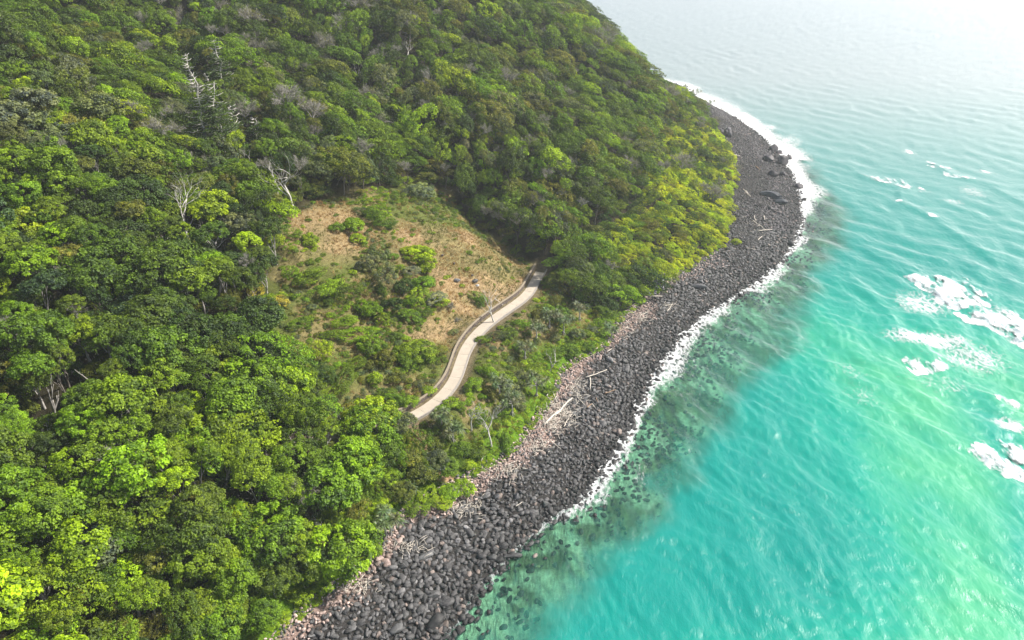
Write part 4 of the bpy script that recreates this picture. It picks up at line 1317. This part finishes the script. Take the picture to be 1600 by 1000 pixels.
# ------------------------------------------------------------------ dead trees and bare pines
def dead_trees():
    r_ = np.random.default_rng(5)
    for (u, v, hp, lean, sd_, dep_, lab), (x, y) in zip(DEAD, DEAD_AT):
        z = float(Z(x, y)); _, _, dp = to_pix(x, y, z)
        H = hp * float(dp) / FPX * 1.2
        rd = random.Random(sd_)
        root = bpy.data.objects.new('dead_tree', None); COL.objects.link(root); root.location = (x, y, z)
        V, F = [], []
        r0 = .04 + H * .015
        q, d = Vector((0, 0, -.4)), Vector((lean[0], lean[1], 1)).normalized()
        P, Rr = [q.copy()], [r0]
        for k_ in range(5):
            d = (d + Vector((rd.gauss(0, .12), rd.gauss(0, .12), 0))).normalized(); q = q + d * H * .1; P.append(q.copy()); Rr.append(r0 * (1 - .06 * (k_ + 1)))
        tube(V, F, P, Rr, 6)
        link('trunk', mesh_np('trunk', V, F, [M_DEAD], True), root)
        if dep_ == 1:
            V, F = [], []; limbs(V, F, q, d, H * .55, r0 * .7, 1, rd, .12, 2, .3); link('branch', mesh_np('branch', V, F, [M_DEAD], True), root)
        else:
            for k_ in range(3 if dep_ < 4 else 4):
                V, F = [], []
                a_ = k_ * 2.1 + rd.random()
                nd = (d + Vector((math.cos(a_), math.sin(a_), .1)) * rd.uniform(.45, .9)).normalized()
                limbs(V, F, P[rd.choice([3, 4, 5])], nd, H * .30, r0 * .62, dep_ - 1, rd, .38, 3, .22, None, .72, 4)
                link('branch', mesh_np('branch', V, F, [M_DEAD], True), root)
        tag(root, lab, 'tree', 'dead standing trees')
dead_trees()

def pines():
    for k0, ((u, v, hp, lab), (x, y)) in enumerate(zip(PINES, PINE_AT)):
        z = float(Z(x, y)); _, _, dp = to_pix(x, y, z)
        H = hp * float(dp) / FPX * 1.35
        rd = random.Random(50 + k0); r_ = np.random.default_rng(50 + k0)
        root = bpy.data.objects.new('pine_tree', None); COL.objects.link(root); root.location = (x, y, z)
        V, F = [], []
        P = [Vector((rd.gauss(0, .05) * i_, rd.gauss(0, .05) * i_, H * i_ / 8 - .3)) for i_ in range(9)]
        tube(V, F, P, [.26 * (1 - .10 * i_) for i_ in range(9)], 6)
        link('trunk', mesh_np('trunk', V, F, [M_DEAD], True), root)
        V, F, LP, LN = [], [], [], []
        h = H * .22
        while h < H * .98:
            t_ = h / H
            for b_ in range(rd.choice([3, 4, 5])):
                a_ = rd.uniform(0, 6.28); L_ = (1 - t_) * H * .30 + .9
                L_ *= rd.uniform(.6, 1.1)
                d = Vector((math.cos(a_), math.sin(a_), rd.uniform(-.1, .35)))
                base = Vector((0, 0, h)); pts = [base, base + d * L_ * .5 + Vector((0, 0, -.06 * L_)), base + d * L_ + Vector((0, 0, .10 * L_))]
                tube(V, F, pts, [.07, .05, .02], 4)
                if t_ < .72 or rd.random() < .25:
                    m = int(46 * L_ / 2)
                    f = r_.uniform(.25, 1, m)[:, None]
                    pp = np.array(pts[0])[None] * (1 - f) + np.array(pts[2])[None] * f + r_.normal(size=(m, 3)) * np.array([.38, .38, .10])
                    LP.append(pp); LN.append(r_.normal(size=(m, 3)) * .4 + np.array([0, 0, 1]))
            h += rd.uniform(.45, .75)
        link('branches', mesh_np('branches', V, F, [M_DEAD], True), root)
        P_, N_ = np.concatenate(LP), np.concatenate(LN)
        V, F = leaf_cloud(P_, N_, .34, 60 + k0)
        nd = link('needles', mesh_np('needles', V, F, [M_LEAF], False, {'v': np.repeat(r_.random(len(P_)), 4)}), root)
        nd['tint'] = [.062, .105, .018]
        tag(root, lab, 'tree', 'bare topped pines in the forest')
pines()

# ------------------------------------------------------------------ pandanus palms
M_STRAP = leaf_material('strap_leaf', .2, .05)
def strap_head(seed):
    r_ = np.random.default_rng(seed); V, F, vv = [], [], []
    for k_ in range(44):
        a_, el = k_ * 2.4, r_.uniform(.1, 1.35); L_ = r_.uniform(.8, 1.15)
        c_, s_ = math.cos(a_), math.sin(a_); px_, py_ = -s_ * .05, c_ * .05
        b = len(V)
        for t_, wd in ((0.05, .7), (.35, 1), (.7, .8), (1, .08)):
            r2 = L_ * t_ * math.cos(el) + .2 * t_ * t_; zz = L_ * t_ * math.sin(el) - .75 * L_ * t_ * t_ * (1.2 - el * .5)
            V += [(c_ * r2 + px_ * wd, s_ * r2 + py_ * wd, zz), (c_ * r2 - px_ * wd, s_ * r2 - py_ * wd, zz)]
            q = r_.random(); vv += [q, q]
        for j in range(3): F.append((b + 2 * j, b + 2 * j + 1, b + 2 * j + 3, b + 2 * j + 2))
    return mesh_np('leaf_head', V, F, [M_STRAP], False, {'v': vv})
HEADS = [strap_head(500 + i) for i in range(3)]
def pandanus(u, v, hp, label, heads=6, seed=0):
    x, y = ground(u, v); z = float(Z(x, y)); _, _, dp = to_pix(x, y, z)
    H = hp * float(dp) / FPX * 1.1
    rd = random.Random(seed); root = bpy.data.objects.new('pandanus', None); COL.objects.link(root); root.location = (x, y, z)
    V, F = [], []
    q = Vector((0, 0, H * .5)); tube(V, F, [Vector((0, 0, -.3)), Vector((.05, 0, H * .25)), q], [.16, .12, .1], 6)
    for k_ in range(5):
        a_ = k_ * 1.26; tube(V, F, [Vector((math.cos(a_) * .5, math.sin(a_) * .5, -.3)), Vector((0, 0, H * .2))], [.05, .05], 4)
    link('trunk', mesh_np('trunk', V, F, [M_TWIG], True), root)
    for k_ in range(heads):
        a_ = k_ * 2.4 + rd.random(); rr = H * .42 * math.sqrt((k_ + .4) / heads)
        tip = q + Vector((math.cos(a_) * rr, math.sin(a_) * rr, H * .32 * rd.uniform(.5, 1.1)))
        V, F = [], []; tube(V, F, [q, (q + tip) / 2 + Vector((0, 0, -.1)), tip], [.08, .06, .05], 5)
        link('branch', mesh_np('branch', V, F, [M_TWIG], True), root)
        hd = link('leaf_head', HEADS[k_ % 3], root, tuple(tip), (rd.gauss(0, .2), rd.gauss(0, .2), rd.uniform(0, 6.28)))
        s = rd.uniform(.75, 1.05); hd.scale = (s, s, s); hd['tint'] = [.105 * rd.uniform(.8, 1.2), .135 * rd.uniform(.8, 1.2), .052]
    tag(root, label, 'palm', 'pandanus palms along the beach edge')
for i_, a_ in enumerate([(603, 838, 46, 'Pandanus with two pale trunks at the beach edge, forest side'), (611, 836, 42, 'Pandanus leaning against the two-trunked one at the beach edge'), (708, 690, 34, 'Small pandanus with pale trunk above the dirt track end'),
                         (690, 668, 30, 'Pandanus tuft above the small pale-trunked one'), (640, 778, 26, 'Low star-shaped pandanus in the bright scrub'), (625, 672, 30, 'Blue-green pandanus head beside the walkway bend'),
                         (800, 648, 40, 'Broad pandanus clump above the driftwood heap'), (838, 620, 40, 'Grey-green pandanus nearest the driftwood heap'), (780, 620, 36, 'Pandanus midway between walkway and beach'),
                         (880, 522, 34, 'Pandanus cluster nearest the bouldery bend'), (858, 512, 30, 'Pandanus shoreward of the one nearest the bend'), (838, 530, 30, 'Pandanus below the walkway on tan grass'), (905, 500, 28, 'Pandanus tucked under the hillside bushes'),
                         (820, 560, 28, 'Small pandanus on the grass above the beach grass'), (660, 745, 26, 'Pandanus head at the foot of the dirt track'), (955, 530, 26, 'Drooping pandanus hanging over the boulders'),
                         (1085, 160, 20, 'Pandanus crown standing against the sea at the point'), (1105, 178, 22, 'Pandanus on the point, nearer the boulders'), (1070, 152, 18, 'Outermost pandanus silhouetted on the point')]):
    pandanus(*a_, heads=7 if i_ != 4 else 3, seed=700 + i_)

# ------------------------------------------------------------------ shrubs of the clearing and the strip below the walkway
SH = [(553, 352, 40, 'yellow-green'), (526, 356, 22, 'bright green'), (560, 372, 26, 'yellow-green'), (585, 335, 46, 'leaf green'), (603, 348, 36, 'leaf green'), (570, 326, 30, 'grey-green'), (655, 396, 42, 'yellow-green'), (668, 412, 34, 'yellow-green'),
      (640, 388, 24, 'yellow-green'), (592, 395, 44, 'grey-green'), (578, 412, 34, 'grey-green'), (600, 428, 46, 'grey-green'), (630, 446, 38, 'dark green'), (642, 420, 34, 'silvery'), (622, 418, 22, 'bright green'), (664, 440, 34, 'leaf green'),
      (652, 462, 36, 'yellow-green'), (636, 470, 34, 'leaf green'), (682, 462, 34, 'silvery'), (690, 472, 22, 'yellow-green'), (664, 486, 34, 'mid green'), (640, 492, 30, 'leaf green'), (612, 474, 34, 'dark green'), (595, 452, 36, 'mid green'),
      (743, 462, 28, 'leaf green'), (753, 470, 20, 'mid green'), (811, 457, 20, 'bright green'), (705, 478, 18, 'bare grey'), (716, 499, 14, 'bare grey'), (708, 518, 14, 'grey-green'), (688, 548, 20, 'olive green'), (652, 548, 46, 'leaf green'),
      (636, 562, 32, 'leaf green'), (664, 560, 26, 'bright green'), (620, 620, 34, 'leaf green'), (641, 626, 26, 'bright green'), (670, 608, 24, 'bright green'), (606, 612, 22, 'mid green'), (585, 590, 24, 'bright green'), (578, 540, 42, 'leaf green'),
      (560, 520, 44, 'bright green'), (538, 500, 40, 'bright green'), (520, 520, 40, 'leaf green'), (515, 450, 40, 'bright green'), (482, 432, 44, 'leaf green'), (455, 430, 36, 'leaf green'), (486, 374, 28, 'yellow-green'), (462, 366, 30, 'leaf green'),
      (545, 455, 40, 'mid green'), (575, 478, 44, 'bright green'), (600, 500, 34, 'leaf green'), (540, 592, 40, 'mid green'), (500, 580, 40, 'dark green'), (520, 612, 34, 'leaf green'), (497, 545, 44, 'yellow-green'), (470, 500, 40, 'bright green'),
      (430, 470, 40, 'golden'), (400, 455, 34, 'golden'), (410, 505, 36, 'yellow-green'), (380, 500, 34, 'golden'), (545, 640, 30, 'olive green'), (585, 640, 30, 'mid green'), (505, 640, 34, 'mid green'),
      (600, 560, 34, 'olive green'), (620, 590, 24, 'olive green'), (560, 565, 34, 'leaf green'), (615, 520, 30, 'mid green'), (690, 600, 18, 'mid green'), (655, 300, 34, 'silvery'), (600, 700, 60, 'leaf green'), (630, 700, 56, 'bright green'),
      (570, 705, 50, 'leaf green'), (612, 725, 44, 'leaf green'), (645, 705, 36, 'yellow-green'), (590, 685, 40, 'bright green'), (625, 680, 34, 'yellow-green'), (550, 720, 44, 'bright green'), (580, 740, 40, 'leaf green'),
      (668, 765, 40, 'yellow-green'), (700, 768, 36, 'bright green'), (725, 758, 30, 'yellow-green'), (690, 782, 28, 'yellow-green'), (655, 790, 28, 'leaf green'), (640, 750, 36, 'leaf green'), (610, 762, 40, 'mid green'), (570, 775, 38, 'leaf green'),
      (542, 765, 38, 'bright green'), (560, 800, 32, 'leaf green'), (535, 812, 32, 'bright green'), (545, 850, 30, 'grey-green'), (520, 865, 30, 'grey-green'), (580, 850, 26, 'bright green'), (500, 890, 34, 'leaf green'), (470, 925, 34, 'bright green'),
      (760, 580, 30, 'bright green'), (785, 590, 32, 'leaf green'), (740, 600, 26, 'bright green'), (765, 612, 34, 'olive green'), (815, 590, 34, 'grey-green'), (800, 615, 40, 'grey-green'), (835, 575, 26, 'leaf green'), (850, 600, 22, 'bright green'),
      (705, 628, 26, 'bright green'), (690, 642, 26, 'leaf green'), (675, 690, 30, 'olive green'), (700, 655, 36, 'olive green'), (720, 700, 30, 'leaf green'), (745, 705, 26, 'mid green'), (790, 690, 30, 'leaf green'), (750, 655, 30, 'mid green'),
      (840, 490, 30, 'olive green'), (815, 505, 26, 'leaf green'), (795, 520, 28, 'mid green'), (775, 525, 26, 'grey-green'), (755, 530, 16, 'bright green'), (870, 490, 30, 'mid green'), (900, 520, 28, 'grey-green'), (920, 540, 26, 'leaf green'),
      (890, 545, 26, 'mid green'), (865, 550, 28, 'leaf green'), (935, 505, 26, 'leaf green'), (1000, 470, 18, 'yellow-green'), (1150, 378, 16, 'yellow-green'), (868, 470, 30, 'olive green'), (860, 440, 24, 'mid green')]
def shrubs():
    r_ = np.random.default_rng(31)
    items = [(u, v, wd, k_) for u, v, wd, k_ in SH]
    # the looser low growth between them
    GREENC = gpoly([(430, 430), (520, 430), (560, 400), (600, 380), (690, 460), (700, 490), (645, 520), (700, 590), (640, 640), (540, 665), (440, 560)])
    NORTHC = gpoly([(560, 300), (660, 285), (710, 305), (745, 350), (700, 350), (640, 335), (560, 320)])
    extra = []
    for poly, sp, pr, ks in ((GREENC, 2.3, .5, ['bright green', 'leaf green', 'mid green', 'olive green', 'yellow-green', 'grey-green']), (NORTHC, 2.6, .6, ['olive green', 'leaf green', 'grey-green', 'mid green']),
                             (LOWV, 2.2, .34, ['olive green', 'leaf green', 'grey-green', 'bright green', 'leaf green']), (FRONT, 2.1, .55, ['bright green', 'leaf green', 'yellow-green', 'mid green'])):
        xs, ys = jitter_pts(-60, 60, 40, 190, sp, .45)
        ok = inside(xs, ys, poly) & (r_.random(len(xs)) < pr) & (seg_dist(xs, ys, PLINE)[0] > 3.6) & (bil(D_VG, xs, ys) > 1.2) & (seg_dist(xs, ys, TRACK)[0] > 1.6)
        for x, y in zip(xs[ok], ys[ok]):
            extra.append((x, y, ks[int(r_.integers(0, len(ks)))]))
    recs = []
    for u, v, wd, key in items:
        x, y = ground(u, v + wd * .22)
        if seg_dist(np.array([x]), np.array([y]), PLINE)[0][0] < (.5 if wd >= 40 and u < 640 and v > 680 else 1.35 + wd * .014): continue
        z = float(Z(x, y)); _, _, dp = to_pix(x, y, z)
        recs.append((x, y, z, wd / 2 * float(dp) / FPX / 1.45, key))
    for x, y, key in extra:
        if any(math.hypot(x - q[0], y - q[1]) < q[3] * 1.1 for q in recs[:len(items)]): continue
        recs.append((x, y, float(Z(x, y)), r_.uniform(.28, .62), key))
    big = recs[:len(SH)]; rest = recs[len(SH):]
    r_.shuffle(rest)
    keep = recs[:300]; more = recs[300:]
    look = []
    for x, y, z, s, key in keep:
        u, v, _ = to_pix(x, y, z + s)
        look.append((float(u), float(v), f'{key.capitalize()} {"tiny" if s < .42 else "small" if s < .7 else "rounded" if s < 1.05 else "large"}'))
    marks = [((555, 355), 'the lime bush pair'), ((655, 400), 'the lime dome'), ((595, 400), 'the grey-green thicket'), ((745, 440), 'the clearing stones'), ((772, 495), 'the bare tree by the walkway'), ((650, 548), 'the mid-clearing bush'),
             ((560, 520), 'the densest clearing scrub'), ((455, 545), 'the bare grey thicket'), ((590, 650), 'the bleached forked tree'), ((610, 700), 'the dome beside the walkway'), ((700, 745), 'the dirt track end'), ((606, 820), 'the two-trunked pandanus'),
             ((765, 680), 'the bleached tangle'), ((870, 645), 'the driftwood heap'), ((840, 435), 'the walkway mouth'), ((735, 650), 'the dead forked top'), ((690, 330), 'the upper clearing edge'), ((480, 400), 'the inland clearing corner'), ((900, 530), 'the bend pandanus')]
    for (x, y, z, s, key), lb in zip(keep, describe(look, marks, 'shrub')):
        tint = tinted(key, r_)
        if key == 'bare grey' or (key == 'silvery' and r_.random() < .35): me, sc = C_TWIG[int(r_.integers(0, 4))], s * .52
        elif s > .95: me, sc = (C_BROAD + C_FINE)[int(r_.integers(0, 10))], s * .50
        else: me, sc = C_SHRUB[int(r_.integers(0, 5))], s
        place_tree('shrub', 'shrub', x, y, z, r_.uniform(0, 6.28), r_.normal(0, .1), sc, s * .15, me, T_SHRUB[int(r_.integers(0, 2))], tint, lb, 'shrubs of the clearing', 'foliage', 'stem', tuple(r_.uniform((.8, .75, .6), (1.35, 1.15, 1.1))))
    print('shrubs', len(recs))
    return more
MORE = shrubs()

# ground cover: leafy low growth nobody could count
def cover():
    r_ = np.random.default_rng(32)
    src = [o for o in COL.objects if o.name.startswith('foliage') and o.data in C_SHRUB]
    S_ = []
    for me in C_SHRUB:
        m = [o for o in src if o.data == me]
        if m: S_.append(m[0])
    x, y = jitter_pts(-70, 75, 35, 190, .92, .5)
    dv = bil(D_VG, x, y)
    soft = inside(x, y, CLEAR) | inside(x, y, LOWV) | inside(x, y, FRONT) | ((dv < 7) & (y < 260))
    dry = inside(x, y, DRY1) | (inside(x, y, DRY2) & (fbm(x, y, 5, 2, 9) > .42)) | (inside(x, y, DRY3) & (fbm(x, y, 5, 2, 9) > .45))
    den = np.where(dry, .03 + .30 * smooth(.5, .6, fbm(x, y, 5, 3, 29)), .30 + .55 * smooth(.40, .62, fbm(x, y, 6, 3, 26)))
    den = np.where(inside(x, y, LOWV), .62, den)
    den = np.where(dv < 5, .8, den)
    ok = soft & (dv > .1) & (r_.random(len(x)) < den) & (seg_dist(x, y, PLINE)[0] > 2.2) & (seg_dist(x, y, TRACK)[0] > .8)
    x, y, dv = x[ok], y[ok], dv[ok]; z = Z(x, y)
    ok = in_view(x, y, z, 60); x, y, z, dv = x[ok], y[ok], z[ok], dv[ok]; n = len(x)
    s = r_.uniform(.16, .40, n)
    nn = fbm(x, y, 8, 3, 205)
    keys = np.where(dv < 6, 0, np.where(nn > .56, 1, np.where(nn > .46, 2, 3)))
    alt = [['yellow-green', 'bright green', 'bright green'], ['bright green', 'leaf green', 'yellow-green'], ['leaf green', 'olive green', 'mid green'], ['olive green', 'grey-green', 'leaf green']]
    tt = np.array([tinted(alt[k_][int(r_.integers(0, 3))], r_) for k_ in keys])
    o = scatter('ground_cover', S_, np.stack([x, y, z - s * .2], 1), np.stack([r_.normal(0, .15, n), r_.normal(0, .15, n), r_.uniform(0, 6.28, n)], 1), np.stack([s, s, s * .8], 1), r_.integers(0, len(S_), n), tt)
    tag(o, 'low leafy ground cover and creepers over the open slope and beach edge')
    print('cover', n)
cover()

def grass():
    r_ = np.random.default_rng(33)
    x, y = jitter_pts(-60, 60, 55, 190, .62, .5)
    c1 = inside(x, y, DRY1); c2 = inside(x, y, CLEAR) | inside(x, y, LOWV)
    den = np.where(c1, .95, np.where(c2, .25 + .6 * smooth(.46, .60, fbm(x, y, 7, 3, 26)), 0))
    ok = (r_.random(len(x)) < den) & (seg_dist(x, y, PLINE)[0] > 1.95) & (bil(D_VG, x, y) > 2) & (seg_dist(x, y, TRACK)[0] > .7)
    x, y = x[ok], y[ok]; n = len(x); B = 11
    z = Z(x, y)
    bx = np.repeat(x, B) + r_.normal(0, .15, n * B); by = np.repeat(y, B) + r_.normal(0, .15, n * B); bz = Z(bx, by) - .05
    H = np.repeat(r_.uniform(.25, .55, n), B) * r_.uniform(.6, 1.2, n * B)
    a_ = r_.uniform(0, 6.28, n * B); wd = r_.uniform(.03, .06, n * B)
    lx, ly = r_.normal(.10, .22, n * B) * H * 2, r_.normal(-.15, .22, n * B) * H * 2
    V = np.stack([np.stack([bx - np.cos(a_) * wd, by - np.sin(a_) * wd, bz], 1), np.stack([bx + np.cos(a_) * wd, by + np.sin(a_) * wd, bz], 1), np.stack([bx + lx, by + ly, bz + H], 1)], 1).reshape(-1, 3)
    F = np.arange(n * B * 3).reshape(-1, 3)
    base = np.array([.46, .30, .12])[None] * r_.uniform(.65, 1.3, n)[:, None] * np.array([1, 1, 1])
    gr = fbm(x, y, 4, 2, 27) > .52
    base[gr] = np.array([.20, .21, .05]) * r_.uniform(.7, 1.2, gr.sum())[:, None]
    col = np.repeat(base, B * 3, 0)
    w = N('dry_grass'); c = w.attr('col').outputs['Color']
    d = w.n('BsdfDiffuse', i={'Color': c}); t_ = w.n('BsdfTranslucent', i={'Color': c})
    m = w.end(w.n('MixShader', i={0: .3, 1: d.outputs[0], 2: t_.outputs[0]}).outputs[0])
    tag(link('dry_grass', mesh_np('dry_grass', V, F, [m], False, {'col': col})), 'straw-coloured dry grass tussocks on the open slope', kind='stuff')
    print('grass', n)
grass()

# ------------------------------------------------------------------ driftwood
M_DRIFT = [plain('driftwood_pale', (.62, .56, .48), .2, 4, .85), plain('driftwood_brown', (.36, .24, .15), .3, 4, .85)]
DW = [((850, 668), (894, 626), 5, 0, 0, 'Thickest white trunk lying across the driftwood heap'), ((856, 660), (884, 636), 3.4, 0, 0, 'White trunk lying alongside the thickest one'), ((872, 648), (888, 630), 2.4, 0, 0, 'Short pole crossing the driftwood heap'),
      ((915, 593), (948, 581), 2.6, 0, 0, 'Long pale branch pointing to the water'), ((922, 594), (922, 612), 2.6, 0, 0, 'Straight white pole below the long pale branch'), ((864, 616), (870, 632), 2.2, 0, 0, 'White pole standing out of the heap top'),
      ((854, 622), (859, 615), 2.2, 0, 0, 'Short white stick on the green bank'), ((901, 623), (915, 637), 1.8, 0, 0, 'Thin curved stick below the heap'), ((881, 670), (889, 656), 2.4, 0, 0, 'Tapered log on dark stones seaward of the heap'),
      ((917, 640), (925, 634), 2.2, 0, 1, 'Brown root piece on dark stones'), ((925, 634), (931, 642), 2, 0, 0, 'White root knot beside the brown piece'), ((945, 618), (962, 612), 1.8, 0, 1, 'Reddish stick with side twig on dark stones'),
      ((931, 625), (934, 632), 1.6, 0, 1, 'Tiny orange-brown stick on dark stones'), ((1018, 466), (1034, 466), 2.6, 0, 0, 'White curved log under the jagged outcrop'), ((1042, 490), (1050, 478), 2.2, 1, 0, 'Forked white branch on the bend, stem piece'),
      ((1038, 481), (1051, 478), 2, 0, 0, 'Cross piece of the forked white branch'), ((999, 497), (1013, 490), 2, 1, 0, 'Pale branched stick on the upper bend'), ((948, 553), (956, 548), 2, 0, 0, 'White stump fragment on the green edge'),
      ((950, 560), (953, 566), 2.2, 0, 0, 'Short white block-like log near the green edge'), ((1176, 347), (1196, 362), 2, 0, 0, 'Longest of the crossed white logs'), ((1184, 363), (1206, 361), 2, 0, 0, 'Seaward arm of the crossed white logs'),
      ((1193, 340), (1195, 347), 2, 0, 0, 'Short upright white stick above the crossed logs'), ((1178, 340), (1180, 347), 2, 0, 0, 'Short white stick inland of the crossed logs'), ((1161, 298), (1172, 310), 1.8, 0, 0, 'Pair of thin white poles, inland one'),
      ((1165, 300), (1173, 309), 1.4, 0, 0, 'Pair of thin white poles, seaward one'), ((1184, 378), (1190, 372), 1.8, 1, 0, 'Small forked white stick below the crossed logs'), ((1165, 390), (1180, 392), 1.6, 0, 0, 'White stick beside the yellow bush on stones'),
      ((1145, 244), (1156, 246), 2.4, 0, 0, 'White log at the foot of the salt bush tongue'), ((1180, 262), (1188, 268), 2.2, 0, 1, 'Pale wood streak on far stones'), ((1120, 240), (1133, 240), 2, 0, 0, 'White trunk at the far bush edge'),
      ((1122, 300), (1132, 312), 2, 0, 0, 'White trunk at the base of the salt bushes'), ((806, 795), (816, 788), 1.8, 0, 0, 'Small bleached stick on pink gravel'), ((846, 690), (852, 704), 2, 0, 0, 'Pale stick on pink gravel inland of the heap'),
      ((757, 712), (752, 724), 2, 0, 0, 'Curled pale branch between grass and gravel'), ((703, 788), (709, 786), 2.4, 0, 0, 'Bright white scrap on dark stones by the scrub'), ((858, 690), (876, 705), 2, 1, 0, 'Grey branch fan at the inland foot of the heap'),
      ((968, 497), (975, 503), 2, 0, 1, 'Brown stick hanging from the shrub edge'), ((543, 756), (549, 763), 2.6, 0, 0, 'Short grey log lying in green scrub'), ((542, 862), (550, 868), 2.4, 0, 0, 'Pale log end in the scrub above the beach'),
      ((546, 878), (552, 885), 2, 0, 0, 'Grey stick at the forest edge over pink gravel'), ((773, 470), (786, 480), 2, 0, 0, 'Pale pole lying on dry grass above the wall')]
def driftwood():
    for k_, (a, b, wd, fork, br, lab) in enumerate(DW):
        rd = random.Random(900 + k_)
        xa, ya = ground(*a); xb, yb = ground(*b)
        za, zb = float(Z(xa, ya)), float(Z(xb, yb)); _, _, dp = to_pix(xa, ya, za)
        r0 = max(.06, .30 * wd * float(dp) / FPX)
        V, F = [], []
        A, B = Vector((0, 0, 0)), Vector((xb - xa, yb - ya, zb - za)); L_ = B.length
        side = Vector((-B.y, B.x, 0)).normalized()
        P = []
        for i_ in range(7):
            t_ = i_ / 6
            P.append(A.lerp(B, t_) + side * math.sin(t_ * 3.1) * L_ * rd.uniform(-.03, .03) + Vector((0, 0, .35 + r0 + .06 * rd.random())))
        tube(V, F, P, [r0 * (1.15 - .55 * i_ / 6) for i_ in range(7)], 6)
        for q in range(1 + 2 * fork):
            i_ = rd.choice([2, 3, 4]); s = rd.choice([-1, 1])
            e_ = P[i_] + side * s * L_ * rd.uniform(.12, .35) + B.normalized() * L_ * rd.uniform(-.1, .25) + Vector((0, 0, rd.uniform(.0, .3)))
            tube(V, F, [P[i_], (P[i_] + e_) / 2 + Vector((0, 0, .08)), e_], [r0 * .5, r0 * .38, r0 * .2], 5)
        o = link('driftwood_log', mesh_np('driftwood_log', V, F, [M_DRIFT[br]], True), None, (xa, ya, za))
        tag(o, lab, 'driftwood', 'driftwood logs on the shore')
    # the matted litter of sticks round the heap and along the gravel
    r_ = np.random.default_rng(44)
    V, F = [], []
    rd = random.Random(4)
    spots = [(875, 650, 26, 22, 230), (860, 668, 16, 14, 90), (900, 612, 16, 20, 110), (840, 700, 22, 14, 70), (790, 740, 30, 18, 80), (720, 800, 30, 16, 80), (640, 860, 34, 14, 60), (560, 920, 34, 16, 50), (1000, 500, 20, 12, 60),
             (975, 520, 16, 14, 50), (1180, 355, 22, 16, 40), (1150, 260, 24, 30, 50), (1040, 480, 16, 10, 24)]
    for (u, v, ru, rv, n) in spots:
        x0, y0 = ground(u, v); x1, y1 = ground(u + ru, v); x2, y2 = ground(u, v - rv)
        for _ in range(n):
            a_, b_ = rd.gauss(0, .5), rd.gauss(0, .5)
            x = x0 + a_ * (x1 - x0) + b_ * (x2 - x0); y = y0 + a_ * (y1 - y0) + b_ * (y2 - y0)
            if float(bil(D_SH, x, y)) < 1: continue
            z = float(Z(x, y)) + .3; L_ = rd.uniform(.4, 1.6); an = rd.uniform(0, 3.14)
            d = Vector((math.cos(an), math.sin(an), rd.uniform(-.12, .25))) * L_
            tube(V, F, [Vector((x, y, z)), Vector((x, y, z)) + d * .5 + Vector((0, 0, .08)), Vector((x, y, z)) + d], [.035, .03, .015], 3)
    tag(link('driftwood_litter', mesh_np('driftwood_litter', V, F, [M_DRIFT[0]], True)), 'matted pale sticks and twigs washed up along the shore', kind='stuff')
driftwood()

# ------------------------------------------------------------------ haze over the sea
hb = 70.0
bm = bmesh.new(); bmesh.ops.create_cube(bm, size=1)
me = bpy.data.meshes.new('haze'); bm.to_mesh(me); bm.free()
HZT = 96.0
hz = link('haze', me, None, (0, 0, (HZT - 8.8) / 2)); hz.scale = (61000, 61000, HZT + 8.8)
w = N('haze'); pv = w.n('VolumePrincipled', i={'Color': (.93, .96, 1, 1), 'Density': 0.00031, 'Anisotropy': .3})
w.t.links.new(pv.outputs[0], w.out.inputs['Volume']); me.materials.append(w.m)
hz['kind'] = 'stuff'
